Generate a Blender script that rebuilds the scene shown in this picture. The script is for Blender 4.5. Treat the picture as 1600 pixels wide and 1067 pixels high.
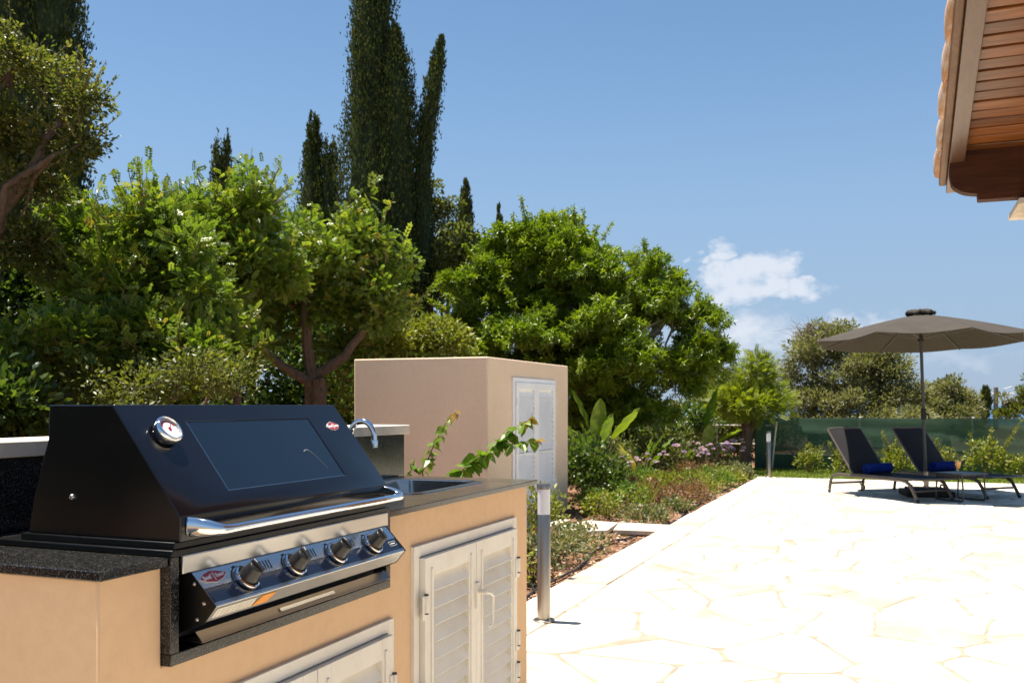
import bpy, bmesh, math, random
import numpy as np
from mathutils import Vector, Matrix
for _o in list(bpy.data.objects): bpy.data.objects.remove(_o)
SC = bpy.context.scene
COL = SC.collection
R = math.radians
# ------------------------------------------------------------------ camera
YAW = math.atan(595/1500); EYE = 1.22
cd = bpy.data.cameras.new('camera'); cam = bpy.data.objects.new('camera', cd); COL.objects.link(cam)
cam.location = (0, 0, EYE); cam.rotation_euler = (R(90), 0, YAW)
cd.sensor_width = 36; cd.lens = 33.75; cd.shift_y = 0.0616
cd.clip_start = 0.05; cd.clip_end = 90000
cd.dof.use_dof = True; cd.dof.focus_distance = 2.9; cd.dof.aperture_fstop = 11.0
SC.camera = cam
# ------------------------------------------------------------------ sky, sun, exposure
SUN_EL = R(77); SUN_AZ_VEC = Vector((-.992, -.125, 0)).normalized()    # horizontal direction towards the sun
sdir = Vector((SUN_AZ_VEC.x*math.cos(SUN_EL), SUN_AZ_VEC.y*math.cos(SUN_EL), math.sin(SUN_EL)))
W = bpy.data.worlds.new('World'); SC.world = W; W.use_nodes = True
nt = W.node_tree; nt.nodes.clear()
def nd(t, typ, **kw):
    n = t.nodes.new(typ)
    for k, v in kw.items(): setattr(n, k, v)
    return n
def mth(t, op, a, b=None, c=None, clamp=False):
    n = t.nodes.new('ShaderNodeMath'); n.operation = op; n.use_clamp = clamp
    for i, x in enumerate((a, b, c)):
        if x is None: continue
        if isinstance(x, (int, float)): n.inputs[i].default_value = x
        else: t.links.new(x, n.inputs[i])
    return n.outputs[0]
sky = nd(nt, 'ShaderNodeTexSky', sky_type='NISHITA'); sky.sun_disc = False
sky.sun_elevation = SUN_EL; sky.sun_rotation = math.atan2(SUN_AZ_VEC.x, SUN_AZ_VEC.y)
sky.altitude = 50; sky.air_density = 1.0; sky.dust_density = 0.15; sky.ozone_density = 2.2
tc = nd(nt, 'ShaderNodeTexCoord'); sx = nd(nt, 'ShaderNodeSeparateXYZ'); nt.links.new(tc.outputs['Generated'], sx.inputs[0])
az = mth(nt, 'ARCTAN2', sx.outputs[0], sx.outputs[1]); el = mth(nt, 'ARCSINE', sx.outputs[2])
cmb = nd(nt, 'ShaderNodeCombineXYZ'); nt.links.new(az, cmb.inputs[0]); nt.links.new(el, cmb.inputs[1])
mp = nd(nt, 'ShaderNodeMapping'); mp.inputs['Scale'].default_value = (1, 1.5, 1); nt.links.new(cmb.outputs[0], mp.inputs[0])
nz = nd(nt, 'ShaderNodeTexNoise'); nz.inputs['Scale'].default_value = 30; nz.inputs['Detail'].default_value = 8; nz.inputs['Roughness'].default_value = .52
nt.links.new(mp.outputs[0], nz.inputs['Vector'])
nz2 = nd(nt, 'ShaderNodeTexNoise'); nz2.inputs['Scale'].default_value = 5; nz2.inputs['Detail'].default_value = 3; nt.links.new(mp.outputs[0], nz2.inputs['Vector'])
wn = nd(nt, 'ShaderNodeTexNoise'); wn.inputs['Scale'].default_value = 24; wn.inputs['Detail'].default_value = 5; wn.inputs['Roughness'].default_value = .6; nt.links.new(mp.outputs[0], wn.inputs['Vector'])
ws = nd(nt, 'ShaderNodeSeparateColor'); nt.links.new(wn.outputs['Color'], ws.inputs[0])
azw = mth(nt, 'ADD', az, mth(nt, 'MULTIPLY', mth(nt, 'SUBTRACT', ws.outputs[0], .5), .085)); elw = mth(nt, 'ADD', el, mth(nt, 'MULTIPLY', mth(nt, 'SUBTRACT', ws.outputs[1], .5), .06))
def blob(a0, e0, wa, we):                                    # one cloud of the fair-weather bank over the sea
    x = mth(nt, 'DIVIDE', mth(nt, 'SUBTRACT', azw, a0), wa); y = mth(nt, 'DIVIDE', mth(nt, 'SUBTRACT', elw, e0), we)
    r2 = mth(nt, 'ADD', mth(nt, 'MULTIPLY', x, x), mth(nt, 'MULTIPLY', y, y))
    return mth(nt, 'SUBTRACT', 1, r2)
def dirof(u, v):
    k = (u-800)/1500; e = -(v-632)/1500
    return math.atan(k)-YAW, math.atan2(e, math.hypot(1, k))
bl = None
for (u, v, wu, wv, s) in ((1150, 440, 62, 42, 1.0), (1195, 432, 60, 42, 1.0), (1118, 400, 26, 22, .8), (1245, 452, 55, 22, .9), (1076, 402, 12, 14, .5),
                          (1190, 522, 150, 50, .6), (1345, 500, 75, 26, .52), (1480, 560, 120, 26, .35), (700, 700, 10, 10, .1)):
    a0, e0 = dirof(u, v); b = mth(nt, 'MULTIPLY', mth(nt, 'MAXIMUM', blob(a0, e0, wu/1450, wv/1500), 0), s)
    bl = b if bl is None else mth(nt, 'MAXIMUM', bl, b)
# the same kind of bank goes on along the rest of the horizon
band = mth(nt, 'SUBTRACT', 1, mth(nt, 'POWER', mth(nt, 'ABSOLUTE', mth(nt, 'DIVIDE', mth(nt, 'SUBTRACT', el, .06), .06)), 2))
band = mth(nt, 'MULTIPLY', mth(nt, 'MAXIMUM', band, 0), mth(nt, 'MULTIPLY', mth(nt, 'SUBTRACT', nz2.outputs[0], .42), 1.6, clamp=True))
bl = mth(nt, 'MAXIMUM', bl, band)
den = mth(nt, 'SUBTRACT', mth(nt, 'MULTIPLY', bl, mth(nt, 'ADD', 1.35, mth(nt, 'MULTIPLY', mth(nt, 'SUBTRACT', nz.outputs[0], .5), 4.0))), .10)
mr = nd(nt, 'ShaderNodeMapRange', interpolation_type='SMOOTHSTEP'); mr.inputs[1].default_value = 0.0; mr.inputs[2].default_value = 1.15
nt.links.new(den, mr.inputs[0])
msk = mth(nt, 'MULTIPLY', mr.outputs[0], .92)
mx = nd(nt, 'ShaderNodeMix', data_type='RGBA'); nt.links.new(msk, mx.inputs[0])
hs = nd(nt, 'ShaderNodeVectorMath', operation='MULTIPLY'); hs.inputs[1].default_value = (.92, 1.03, 1.04); nt.links.new(sky.outputs[0], hs.inputs[0])
hz = nd(nt, 'ShaderNodeMix', data_type='RGBA'); hzf = nd(nt, 'ShaderNodeMapRange', interpolation_type='SMOOTHERSTEP')
hzf.inputs[1].default_value = -.02; hzf.inputs[2].default_value = .42; hzf.inputs[3].default_value = .85; hzf.inputs[4].default_value = 0.0   # sea haze thins with height, all round
nt.links.new(el, hzf.inputs[0]); nt.links.new(hzf.outputs[0], hz.inputs[0]); nt.links.new(hs.outputs[0], hz.inputs[6]); hz.inputs[7].default_value = (2.35, 3.2, 4.75, 1)
nt.links.new(hz.outputs[2], mx.inputs[6]); CLOUD = mx.inputs[7]; CLOUD.default_value = (5.6, 6.0, 6.7, 1)
bg = nd(nt, 'ShaderNodeBackground'); bg.inputs[1].default_value = 0.0525
nt.links.new(mx.outputs[2], bg.inputs[0])
wo = nd(nt, 'ShaderNodeOutputWorld'); nt.links.new(bg.outputs[0], wo.inputs[0])
sl = bpy.data.lights.new('sun', 'SUN'); sl.energy = 4.2; sl.angle = R(.53); sl.color = (1, .94, .84)
so = bpy.data.objects.new('sun', sl); COL.objects.link(so); so.rotation_euler = sdir.to_track_quat('Z', 'Y').to_euler()
vs = SC.view_settings; vs.view_transform = 'Standard'; vs.look = 'None'; vs.gamma = 1; vs.exposure = 1.4; vs.use_curve_mapping = False
SC.render.engine = 'CYCLES'; SC.cycles.max_bounces = 8; SC.cycles.transparent_max_bounces = 8; SC.cycles.caustics_reflective = False; SC.cycles.caustics_refractive = False
# ------------------------------------------------------------------ helpers
def at(u, v, d):                      # survey helper: photo direction + distance -> world point
    k = (u-800)/1500; s, c = math.sin(YAW), math.cos(YAW)
    return Vector((d*(k*c-s), d*(k*s+c), EYE-(v-632)/1500*d))
def tag(o, label=None, cat=None, group=None, kind=None):
    if label: o['label'] = label
    if cat: o['category'] = cat
    if group: o['group'] = group
    if kind: o['kind'] = kind
    return o
def thing(name, label, cat, loc=(0, 0, 0), rz=0, group=None, world=False):
    o = bpy.data.objects.new(name, None); COL.objects.link(o); o.empty_display_size = .1
    o.location = loc; o.rotation_euler = (0, 0, rz)
    tag(o, label, cat, group)
    o['_w'] = 1 if world else 0
    return o
def link(name, me, parent=None):
    o = bpy.data.objects.new(name, me); COL.objects.link(o)
    if parent is not None:
        o.parent = parent
        if parent.get('_w'): o.matrix_parent_inverse = (Matrix.Translation(parent.location) @ Matrix.Rotation(parent.rotation_euler.z, 4, 'Z')).inverted()
    return o
def copy_tree(o, parent=None):
    c = o.copy(); COL.objects.link(c); c.parent = parent
    for ch in list(o.children): copy_tree(ch, c)
    return c
class MB:
    def __init__(s): s.v = []; s.f = []; s.sm = []
    def add(s, vs, fs, smooth=False, M=None):
        b = len(s.v)
        s.v += [tuple(M @ Vector(p)) if M else tuple(p) for p in vs]
        s.f += [tuple(b+i for i in f) for f in fs]; s.sm += [smooth]*len(fs); return s
    def box(s, x0, x1, y0, y1, z0, z1, M=None):
        return s.add([(x0,y0,z0),(x1,y0,z0),(x1,y1,z0),(x0,y1,z0),(x0,y0,z1),(x1,y0,z1),(x1,y1,z1),(x0,y1,z1)],
              [(3,2,1,0),(4,5,6,7),(0,1,5,4),(1,2,6,5),(2,3,7,6),(3,0,4,7)], M=M)
    def prism(s, prof, a, b, axis='y', M=None, smooth=False):
        n = len(prof)
        mk = {'y': lambda p, q, t: (p, t, q), 'x': lambda p, q, t: (t, p, q), 'z': lambda p, q, t: (p, q, t)}[axis]
        vs = [mk(p, q, a) for p, q in prof]+[mk(p, q, b) for p, q in prof]
        s.add(vs, [tuple(range(n)), tuple(range(2*n-1, n-1, -1))], M=M)
        b0 = len(s.v)-2*n
        s.f += [(b0+i, b0+(i+1) % n, b0+n+(i+1) % n, b0+n+i) for i in range(n)]; s.sm += [smooth]*n
        return s
    def tube(s, pts, r, n=8, M=None, caps=True, up=None):
        pts = [Vector(p) for p in pts]; m = len(pts); vs = []; prev = None
        for i, p in enumerate(pts):
            t = (pts[min(i+1, m-1)]-pts[max(i-1, 0)]).normalized()
            if prev is None:
                ref = Vector(up) if up else (Vector((0, 0, 1)) if abs(t.z) < .9 else Vector((1, 0, 0)))
                x = t.cross(ref).normalized()
            else: x = (prev-t*prev.dot(t)).normalized()
            prev = x; y = x.cross(t).normalized()
            rr = r[i] if isinstance(r, (list, tuple)) else r
            ra, rb = rr if isinstance(rr, (list, tuple)) else (rr, rr)
            for k in range(n):
                a = 2*math.pi*k/n; vs.append(p+x*ra*math.cos(a)+y*rb*math.sin(a))
        fs = [(i*n+k, i*n+(k+1) % n, (i+1)*n+(k+1) % n, (i+1)*n+k) for i in range(m-1) for k in range(n)]
        s.add(vs, fs, True, M)
        if caps:
            b0 = len(s.v)-m*n; s.f += [tuple(b0+k for k in range(n-1, -1, -1)), tuple(b0+(m-1)*n+k for k in range(n))]; s.sm += [False]*2
        return s
    def lathe(s, prof, n=24, M=None, smooth=True):
        vs = []; m = len(prof)
        for r, z in prof:
            for k in range(n):
                a = 2*math.pi*k/n; vs.append((r*math.cos(a), r*math.sin(a), z))
        fs = [(i*n+k, i*n+(k+1) % n, (i+1)*n+(k+1) % n, (i+1)*n+k) for i in range(m-1) for k in range(n)]
        s.add(vs, fs, smooth, M)
        b0 = len(s.v)-m*n
        if prof[0][0] > 1e-6: s.f.append(tuple(b0+k for k in range(n-1, -1, -1))); s.sm.append(False)
        if prof[-1][0] > 1e-6: s.f.append(tuple(b0+(m-1)*n+k for k in range(n))); s.sm.append(False)
        return s
    def loft(s, rings, smooth=True, cap0=False, cap1=False):
        n = len(rings[0]); vs = [p for r in rings for p in r]; m = len(rings)
        s.add(vs, [(i*n+k, i*n+(k+1) % n, (i+1)*n+(k+1) % n, (i+1)*n+k) for i in range(m-1) for k in range(n)], smooth)
        b0 = len(s.v)-m*n
        if cap0: s.f.append(tuple(b0+k for k in range(n))); s.sm.append(False)
        if cap1: s.f.append(tuple(b0+(m-1)*n+k for k in range(n))); s.sm.append(False)
        return s
    def mesh(s, name, recalc=True):
        me = bpy.data.meshes.new(name); me.from_pydata(s.v, [], s.f)
        me.polygons.foreach_set('use_smooth', s.sm)
        if recalc:
            bm = bmesh.new(); bm.from_mesh(me); bmesh.ops.recalc_face_normals(bm, faces=bm.faces); bm.to_mesh(me); bm.free()
        me.set_sharp_from_angle(angle=R(38)); me.update(); return me
    def build(s, name, mat, parent=None, bevel=0, seg=2, recalc=True, label=None, kind=None):
        me = s.mesh(name, recalc); me.materials.append(mat)
        o = link(name, me, parent)
        if bevel:
            b = o.modifiers.new('bevel', 'BEVEL'); b.width = bevel; b.segments = seg; b.limit_method = 'ANGLE'; b.angle_limit = R(28)
        if label: o['label'] = label
        if kind: o['kind'] = kind
        return o
def piece(name, me, parent, loc=(0, 0, 0), rot=(0, 0, 0), scl=(1, 1, 1)):
    o = link(name, me, parent); o.location = loc; o.rotation_euler = rot; o.scale = scl; return o
def struct(o): o['kind'] = 'structure'; return o
# ------------------------------------------------------------------ materials
def newmat(name):
    m = bpy.data.materials.new(name); m.use_nodes = True; t = m.node_tree
    b = t.nodes['Principled BSDF']; return m, t, b
def obj_noise(t, scale, detail=4, rough=.55, dist=0, vec=None):
    n = nd(t, 'ShaderNodeTexNoise'); n.inputs['Scale'].default_value = scale; n.inputs['Detail'].default_value = detail; n.inputs['Roughness'].default_value = rough; n.inputs['Distortion'].default_value = dist
    if vec is None:
        g = nd(t, 'ShaderNodeNewGeometry'); vec = g.outputs['Position']
    t.links.new(vec, n.inputs['Vector']); return n
def ramp(t, fac, stops):
    r = nd(t, 'ShaderNodeValToRGB'); cr = r.color_ramp
    while len(cr.elements) < len(stops): cr.elements.new(.5)
    for e, (p, c) in zip(cr.elements, stops): e.position = p; e.color = tuple(c)+(1,)
    t.links.new(fac, r.inputs[0]); return r.outputs[0]
def bump(t, b, h, strength=.2, dist=.01):
    n = nd(t, 'ShaderNodeBump'); n.inputs['Strength'].default_value = strength; n.inputs['Distance'].default_value = dist
    t.links.new(h, n.inputs['Height']); t.links.new(n.outputs[0], b.inputs['Normal'])
def mat(name, col, rough=.5, metal=0, var=.12, vscale=8, bstr=0, bscale=80, bdist=.004, spec=.5, coat=0, dust=0):
    m, t, b = newmat(name)
    b.inputs['Roughness'].default_value = rough; b.inputs['Metallic'].default_value = metal
    b.inputs['Specular IOR Level'].default_value = spec; b.inputs['Coat Weight'].default_value = coat; b.inputs['Coat Roughness'].default_value = .08
    if var:
        n = obj_noise(t, vscale); c = ramp(t, n.outputs[0], [(.3, [x*(1-var) for x in col]), (.7, [min(1, x*(1+var)) for x in col])])
        t.links.new(c, b.inputs['Base Color'])
        r = nd(t, 'ShaderNodeMapRange'); r.inputs[3].default_value = max(.02, rough*.8); r.inputs[4].default_value = min(1, rough*1.25)
        n2 = obj_noise(t, vscale*2.3); t.links.new(n2.outputs[0], r.inputs[0]); t.links.new(r.outputs[0], b.inputs['Roughness'])
    else: b.inputs['Base Color'].default_value = tuple(col)+(1,)
    if bstr: bump(t, b, obj_noise(t, bscale, 5).outputs[0], bstr, bdist)
    return m
M = {}
def plaster(name, col):
    m, t, b = newmat(name); b.inputs['Roughness'].default_value = .85; b.inputs['Specular IOR Level'].default_value = .25
    n = obj_noise(t, 1.6, 6, .6); n2 = obj_noise(t, 30, 5)
    c = ramp(t, n.outputs[0], [(.25, [x*.92 for x in col]), (.75, [x*1.04 for x in col])])
    mx = nd(t, 'ShaderNodeMix', data_type='RGBA', blend_type='MULTIPLY'); mx.inputs[0].default_value = .35
    t.links.new(c, mx.inputs[6]); t.links.new(ramp(t, n2.outputs[0], [(.3, (.86, .85, .84)), (.6, (1, 1, 1))]), mx.inputs[7]); t.links.new(mx.outputs[2], b.inputs['Base Color'])
    h_ = mth(t, 'ADD', obj_noise(t, 110, 6, .65).outputs[0], mth(t, 'MULTIPLY', obj_noise(t, 9, 3, .5).outputs[0], 1.2)); bump(t, b, h_, .15, .004); return m
M['plaster'] = plaster('tan_plaster', (.78, .515, .30)); M['plaster_shed'] = plaster('beige_plaster', (.78, .60, .425))
def granite():
    m, t, b = newmat('dark_granite'); b.inputs['Roughness'].default_value = .28
    v = nd(t, 'ShaderNodeTexVoronoi'); v.inputs['Scale'].default_value = 620; g = nd(t, 'ShaderNodeNewGeometry'); t.links.new(g.outputs['Position'], v.inputs['Vector'])
    sp = nd(t, 'ShaderNodeSeparateColor'); t.links.new(v.outputs['Color'], sp.inputs[0])
    c = ramp(t, sp.outputs[0], [(.0, (.006, .006, .006)), (.5, (.011, .0105, .010)), (.78, (.026, .024, .022)), (.93, (.075, .07, .064)), (1, (.19, .175, .16))])
    n = obj_noise(t, 60, 4); mx = nd(t, 'ShaderNodeMix', data_type='RGBA', blend_type='MULTIPLY'); mx.inputs[0].default_value = .6
    t.links.new(c, mx.inputs[6]); t.links.new(ramp(t, n.outputs[0], [(.3, (.5, .5, .5)), (.7, (1, 1, 1))]), mx.inputs[7]); t.links.new(mx.outputs[2], b.inputs['Base Color'])
    r = nd(t, 'ShaderNodeMapRange'); r.inputs[3].default_value = .06; r.inputs[4].default_value = .2; t.links.new(obj_noise(t, 9, 6).outputs[0], r.inputs[0]); t.links.new(r.outputs[0], b.inputs['Roughness'])
    bump(t, b, sp.outputs[1], .03, .0008); return m
M['granite'] = granite()
def brushed(name, col, rough, stretch=(1, 1, 1), amt=.25):
    m, t, b = newmat(name); b.inputs['Metallic'].default_value = 1
    g = nd(t, 'ShaderNodeNewGeometry'); mp = nd(t, 'ShaderNodeMapping'); mp.inputs['Scale'].default_value = stretch; t.links.new(g.outputs['Position'], mp.inputs[0])
    n = obj_noise(t, 60, 4, .6, 0, mp.outputs[0])
    t.links.new(ramp(t, n.outputs[0], [(.3, [x*(1-amt) for x in col]), (.7, col)]), b.inputs['Base Color'])
    r = nd(t, 'ShaderNodeMapRange'); r.inputs[3].default_value = rough*.75; r.inputs[4].default_value = rough*1.3; t.links.new(n.outputs[0], r.inputs[0]); t.links.new(r.outputs[0], b.inputs['Roughness']); return m
M['steel'] = brushed('brushed_stainless', (.66, .64, .61), .22, (8, .12, 8), .12)
M['steel_post'] = brushed('satin_stainless', (.37, .33, .285), .3, (12, 12, .15), .15)
M['steel_sink'] = brushed('sink_stainless', (.36, .35, .34), .2, (1, .2, 1), .05)
M['steel_dark_refl'] = brushed('dark_reflection_steel', (.26, .22, .18), .3, (8, .12, 8), .2)  # base colour lowered to stand in for the dark panel underside it reflects
M['chrome'] = mat('polished_chrome', (.78, .78, .79), .05, 1, 0)
M['hood'] = mat('black_enamel', (.004, .004, .006), .13, 0, .1, 5, .02, 200, .001, .5)
M['black'] = mat('black_metal', (.004, .004, .004), .3, 0, .1, 20, spec=.3)
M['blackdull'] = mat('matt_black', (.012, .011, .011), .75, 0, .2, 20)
M['knob'] = mat('knob_bakelite', (.017, .015, .014), .3, 0, .1, 40)
M['glass_dark'] = mat('tinted_glass', (.003, .007, .012), .04, 0, 0, spec=.9)
M['stripe'] = mat('navy_decal', (.006, .009, .02), .12, 0, .1)
M['red'] = mat('badge_red', (.33, .012, .025), .3, 0, .05); M['white'] = mat('white_enamel', (.78, .77, .75), .35, 0, .04)
M['orange'] = mat('orange_sticker', (.82, .30, .02), .5, 0, .06); M['label_paper'] = mat('label_film', (.70, .66, .58), .45, 0, .05)
M['ink'] = mat('printed_ink', (.04, .04, .045), .5, 0, 0)
def shutter():
    m, t, b = newmat('white_shutter_paint'); b.inputs['Roughness'].default_value = .6; b.inputs['Specular IOR Level'].default_value = .3
    n = obj_noise(t, 6, 6, .65); t.links.new(ramp(t, n.outputs[0], [(.25, (.76, .685, .57)), (.6, (.86, .80, .69))]), b.inputs['Base Color'])
    bump(t, b, obj_noise(t, 260, 3).outputs[0], .06, .002); return m
M['shutter'] = shutter()
def stone_pav():
    m, t, b = newmat('limestone_paving'); b.inputs['Roughness'].default_value = .8; b.inputs['Specular IOR Level'].default_value = .25
    oi = nd(t, 'ShaderNodeObjectInfo'); n = obj_noise(t, 2.6, 7, .62, .6); n2 = obj_noise(t, 34, 6, .7)
    add = mth(t, 'ADD', mth(t, 'MULTIPLY', n.outputs[0], .8), mth(t, 'MULTIPLY', oi.outputs['Random'], .30))
    c = ramp(t, add, [(.37, (.385, .33, .255)), (.47, (.50, .44, .35)), (.55, (.68, .605, .485)), (.68, (.74, .665, .54)), (.85, (.64, .56, .435))])
    mx = nd(t, 'ShaderNodeMix', data_type='RGBA', blend_type='MULTIPLY'); mx.inputs[0].default_value = .5
    t.links.new(c, mx.inputs[6]); t.links.new(ramp(t, n2.outputs[0], [(.3, (.82, .76, .68)), (.55, (1, 1, 1))]), mx.inputs[7]); t.links.new(mx.outputs[2], b.inputs['Base Color'])
    h = mth(t, 'ADD', mth(t, 'MULTIPLY', n.outputs[0], 2.5), n2.outputs[0]); bump(t, b, h, .35, .006); return m
M['paving'] = stone_pav()
M['mortar'] = mat('sandy_mortar', (.315, .26, .195), .95, 0, .2, 9, .4, 90, .006, .2)
M['capstone'] = mat('cream_cap_stone', (.62, .55, .45), .7, 0, .12, 14, .25, 120, .003, .3)
def wood(name, c0, c1, axis, rough=.45, coat=0):
    m, t, b = newmat(name); b.inputs['Roughness'].default_value = rough; b.inputs['Coat Weight'].default_value = coat; b.inputs['Coat Roughness'].default_value = .2
    oi = nd(t, 'ShaderNodeObjectInfo'); g = nd(t, 'ShaderNodeTexCoord'); mp = nd(t, 'ShaderNodeMapping')
    sc = [22, 22, 22]; sc['xyz'.index(axis)] = 1.3; mp.inputs['Scale'].default_value = sc; t.links.new(g.outputs['Object'], mp.inputs[0])
    va = nd(t, 'ShaderNodeVectorMath'); va.operation = 'ADD'; t.links.new(mp.outputs[0], va.inputs[0])
    vm = nd(t, 'ShaderNodeVectorMath'); vm.operation = 'SCALE'; vm.inputs[0].default_value = (31, 17, 43); t.links.new(oi.outputs['Random'], vm.inputs['Scale']); t.links.new(vm.outputs[0], va.inputs[1])
    n = obj_noise(t, 1.6, 7, .6, 1.2, va.outputs[0])
    c = ramp(t, n.outputs[0], [(.28, c0), (.5, [(p+q)/2 for p, q in zip(c0, c1)]), (.7, c1)])
    hv = nd(t, 'ShaderNodeHueSaturation'); t.links.new(c, hv.inputs['Color']); t.links.new(mth(t, 'ADD', mth(t, 'MULTIPLY', oi.outputs['Random'], .7), .68), hv.inputs['Value']); t.links.new(hv.outputs[0], b.inputs['Base Color'])
    bump(t, b, n.outputs[0], .15, .003); return m
M['plank'] = wood('stained_soffit_plank', (.085, .025, .005), (.25, .084, .017), 'x', .42, .12)
M['barge'] = wood('varnished_barge_board', (.098, .046, .025), (.145, .074, .042), 'y', .4, .2)
M['fascia'] = wood('weathered_fascia', (.10, .05, .026), (.20, .11, .06), 'y', .6)
M['purlin'] = wood('dark_stained_beam', (.034, .009, .003), (.085, .026, .009), 'x', .65, 0)
M['purlin'].node_tree.nodes['Principled BSDF'].inputs['Specular IOR Level'].default_value = .2
def tile():
    m, t, b = newmat('terracotta_tile'); b.inputs['Roughness'].default_value = .85; n = obj_noise(t, 7, 6, .6); n2 = obj_noise(t, 50, 4)
    c = ramp(t, n.outputs[0], [(.3, (.50, .25, .12)), (.45, (.58, .36, .22)), (.6, (.66, .53, .43))])
    mx = nd(t, 'ShaderNodeMix', data_type='RGBA', blend_type='MULTIPLY'); mx.inputs[0].default_value = .5; t.links.new(c, mx.inputs[6]); t.links.new(ramp(t, n2.outputs[0], [(.35, (.75, .7, .65)), (.6, (1, 1, 1))]), mx.inputs[7]); t.links.new(mx.outputs[2], b.inputs['Base Color']); bump(t, b, n2.outputs[0], .3, .004); return m
M['tile'] = tile()
M['lounger'] = mat('taupe_powdercoat', (.085, .070, .058), .42, 0, .1, 20)
def weave(name, col):
    m, t, b = newmat(name); b.inputs['Roughness'].default_value = .75; b.inputs['Specular IOR Level'].default_value = .2
    c = nd(t, 'ShaderNodeTexCoord'); ch = nd(t, 'ShaderNodeTexChecker'); ch.inputs['Scale'].default_value = 260; t.links.new(c.outputs['Object'], ch.inputs[0])
    ch.inputs[1].default_value = tuple(x*.75 for x in col)+(1,); ch.inputs[2].default_value = tuple(x*1.25 for x in col)+(1,); t.links.new(ch.outputs[0], b.inputs['Base Color']); return m
M['sling'] = weave('charcoal_sling_mesh', (.022, .020, .021))
M['towel'] = mat('blue_towel', (.006, .022, .16), .95, 0, .3, 60, .6, 400, .006, .1)
M['canopy'] = mat('taupe_canopy_cloth', (.062, .053, .044), .85, 0, .08, 3, .15, 300, .002, .1)
M['pole'] = mat('dark_grey_pole', (.045, .043, .042), .4, 0, .1, 10)
M['frost'] = mat('frosted_diffuser', (.62, .62, .66), .35, 0, .03)
M['juice'] = mat('orange_juice', (.95, .42, .02), .2, 0, .1)
M['dripline'] = mat('black_hose', (.02, .02, .022), .6, 0, .2, 30)
M['soil'] = None
def soil():
    m, t, b = newmat('reddish_soil'); b.inputs['Roughness'].default_value = .95; b.inputs['Specular IOR Level'].default_value = .1
    n = obj_noise(t, 3, 8, .7); n2 = obj_noise(t, 40, 6, .7)
    c = ramp(t, n.outputs[0], [(.3, (.17, .085, .05)), (.5, (.27, .145, .085)), (.7, (.36, .21, .13))])
    mx = nd(t, 'ShaderNodeMix', data_type='RGBA', blend_type='MULTIPLY'); mx.inputs[0].default_value = .8; t.links.new(c, mx.inputs[6]); t.links.new(ramp(t, n2.outputs[0], [(.3, (.45, .42, .4)), (.6, (1.0, 1.0, 1.0))]), mx.inputs[7]); t.links.new(mx.outputs[2], b.inputs['Base Color'])
    bump(t, b, n2.outputs[0], .8, .03); return m
M['soil'] = soil()
M['land'] = mat('dry_scrub_land', (.16, .13, .07), .95, 0, .4, .06, 0)
M['lawnbase'] = mat('turf', (.10, .16, .025), .9, 0, .3, 4)
def sea():
    m, t, b = newmat('sea_water'); b.inputs['Base Color'].default_value = (.02, .09, .2, 1); b.inputs['Roughness'].default_value = .35; b.inputs['Specular IOR Level'].default_value = .5
    return m
M['sea'] = sea()
M['concrete'] = mat('grey_concrete', (.4, .38, .35), .9, 0, .15, 6, .3, 40)
M['rail'] = mat('pale_pipe', (.62, .58, .52), .5, 0, .1, 20)
def bark(name, c0, c1):
    m, t, b = newmat(name); b.inputs['Roughness'].default_value = .9; g = nd(t, 'ShaderNodeNewGeometry'); mp = nd(t, 'ShaderNodeMapping'); mp.inputs['Scale'].default_value = (1, 1, .35); t.links.new(g.outputs['Position'], mp.inputs[0])
    n = obj_noise(t, 28, 7, .65, .8, mp.outputs[0]); t.links.new(ramp(t, n.outputs[0], [(.3, c0), (.7, c1)]), b.inputs['Base Color']); bump(t, b, n.outputs[0], .7, .02); return m
M['bark'] = bark('carob_bark', (.065, .042, .028), (.19, .125, .082)); M['bark_grey'] = bark('grey_bark', (.10, .08, .065), (.28, .22, .18)); M['stem'] = bark('green_brown_stem', (.12, .08, .035), (.22, .17, .07))
def leafmat(name, cols, rough=.38, trans=.42, spec=.4, tint=(1.5, 1.6, .6)):
    m, t, b = newmat(name); at_ = nd(t, 'ShaderNodeAttribute', attribute_name='rnd')
    c = ramp(t, at_.outputs['Fac'], [(i/(len(cols)-1), x) for i, x in enumerate(cols)])
    t.links.new(c, b.inputs['Base Color']); b.inputs['Roughness'].default_value = rough; b.inputs['Specular IOR Level'].default_value = spec
    tr = nd(t, 'ShaderNodeBsdfTranslucent'); mc = nd(t, 'ShaderNodeMix', data_type='RGBA', blend_type='MULTIPLY'); mc.inputs[0].default_value = 1; t.links.new(c, mc.inputs[6]); mc.inputs[7].default_value = tint+(1,); t.links.new(mc.outputs[2], tr.inputs[0])
    ms = nd(t, 'ShaderNodeMixShader'); ms.inputs[0].default_value = trans; t.links.new(b.outputs[0], ms.inputs[1]); t.links.new(tr.outputs[0], ms.inputs[2])
    t.links.new(ms.outputs[0], t.nodes['Material Output'].inputs[0]); return m
M['l_carob'] = leafmat('carob_leaf', [(.06, .10, .016), (.115, .175, .024), (.165, .225, .03), (.235, .275, .042), (.34, .21, .055)], .33)
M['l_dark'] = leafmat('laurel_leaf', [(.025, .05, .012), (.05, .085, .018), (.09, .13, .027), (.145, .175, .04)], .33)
M['l_olive'] = leafmat('mastic_leaf', [(.05, .065, .016), (.10, .115, .025), (.16, .165, .038), (.22, .195, .065)], .4)
M['l_bright'] = leafmat('bright_broad_leaf', [(.075, .125, .009), (.14, .20, .013), (.205, .265, .018), (.285, .32, .027)], .36, .34)
M['l_cyp'] = leafmat('cypress_spray', [(.022, .034, .008), (.048, .068, .012), (.09, .11, .02), (.15, .15, .03)], .6, .18, .3)
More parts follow.
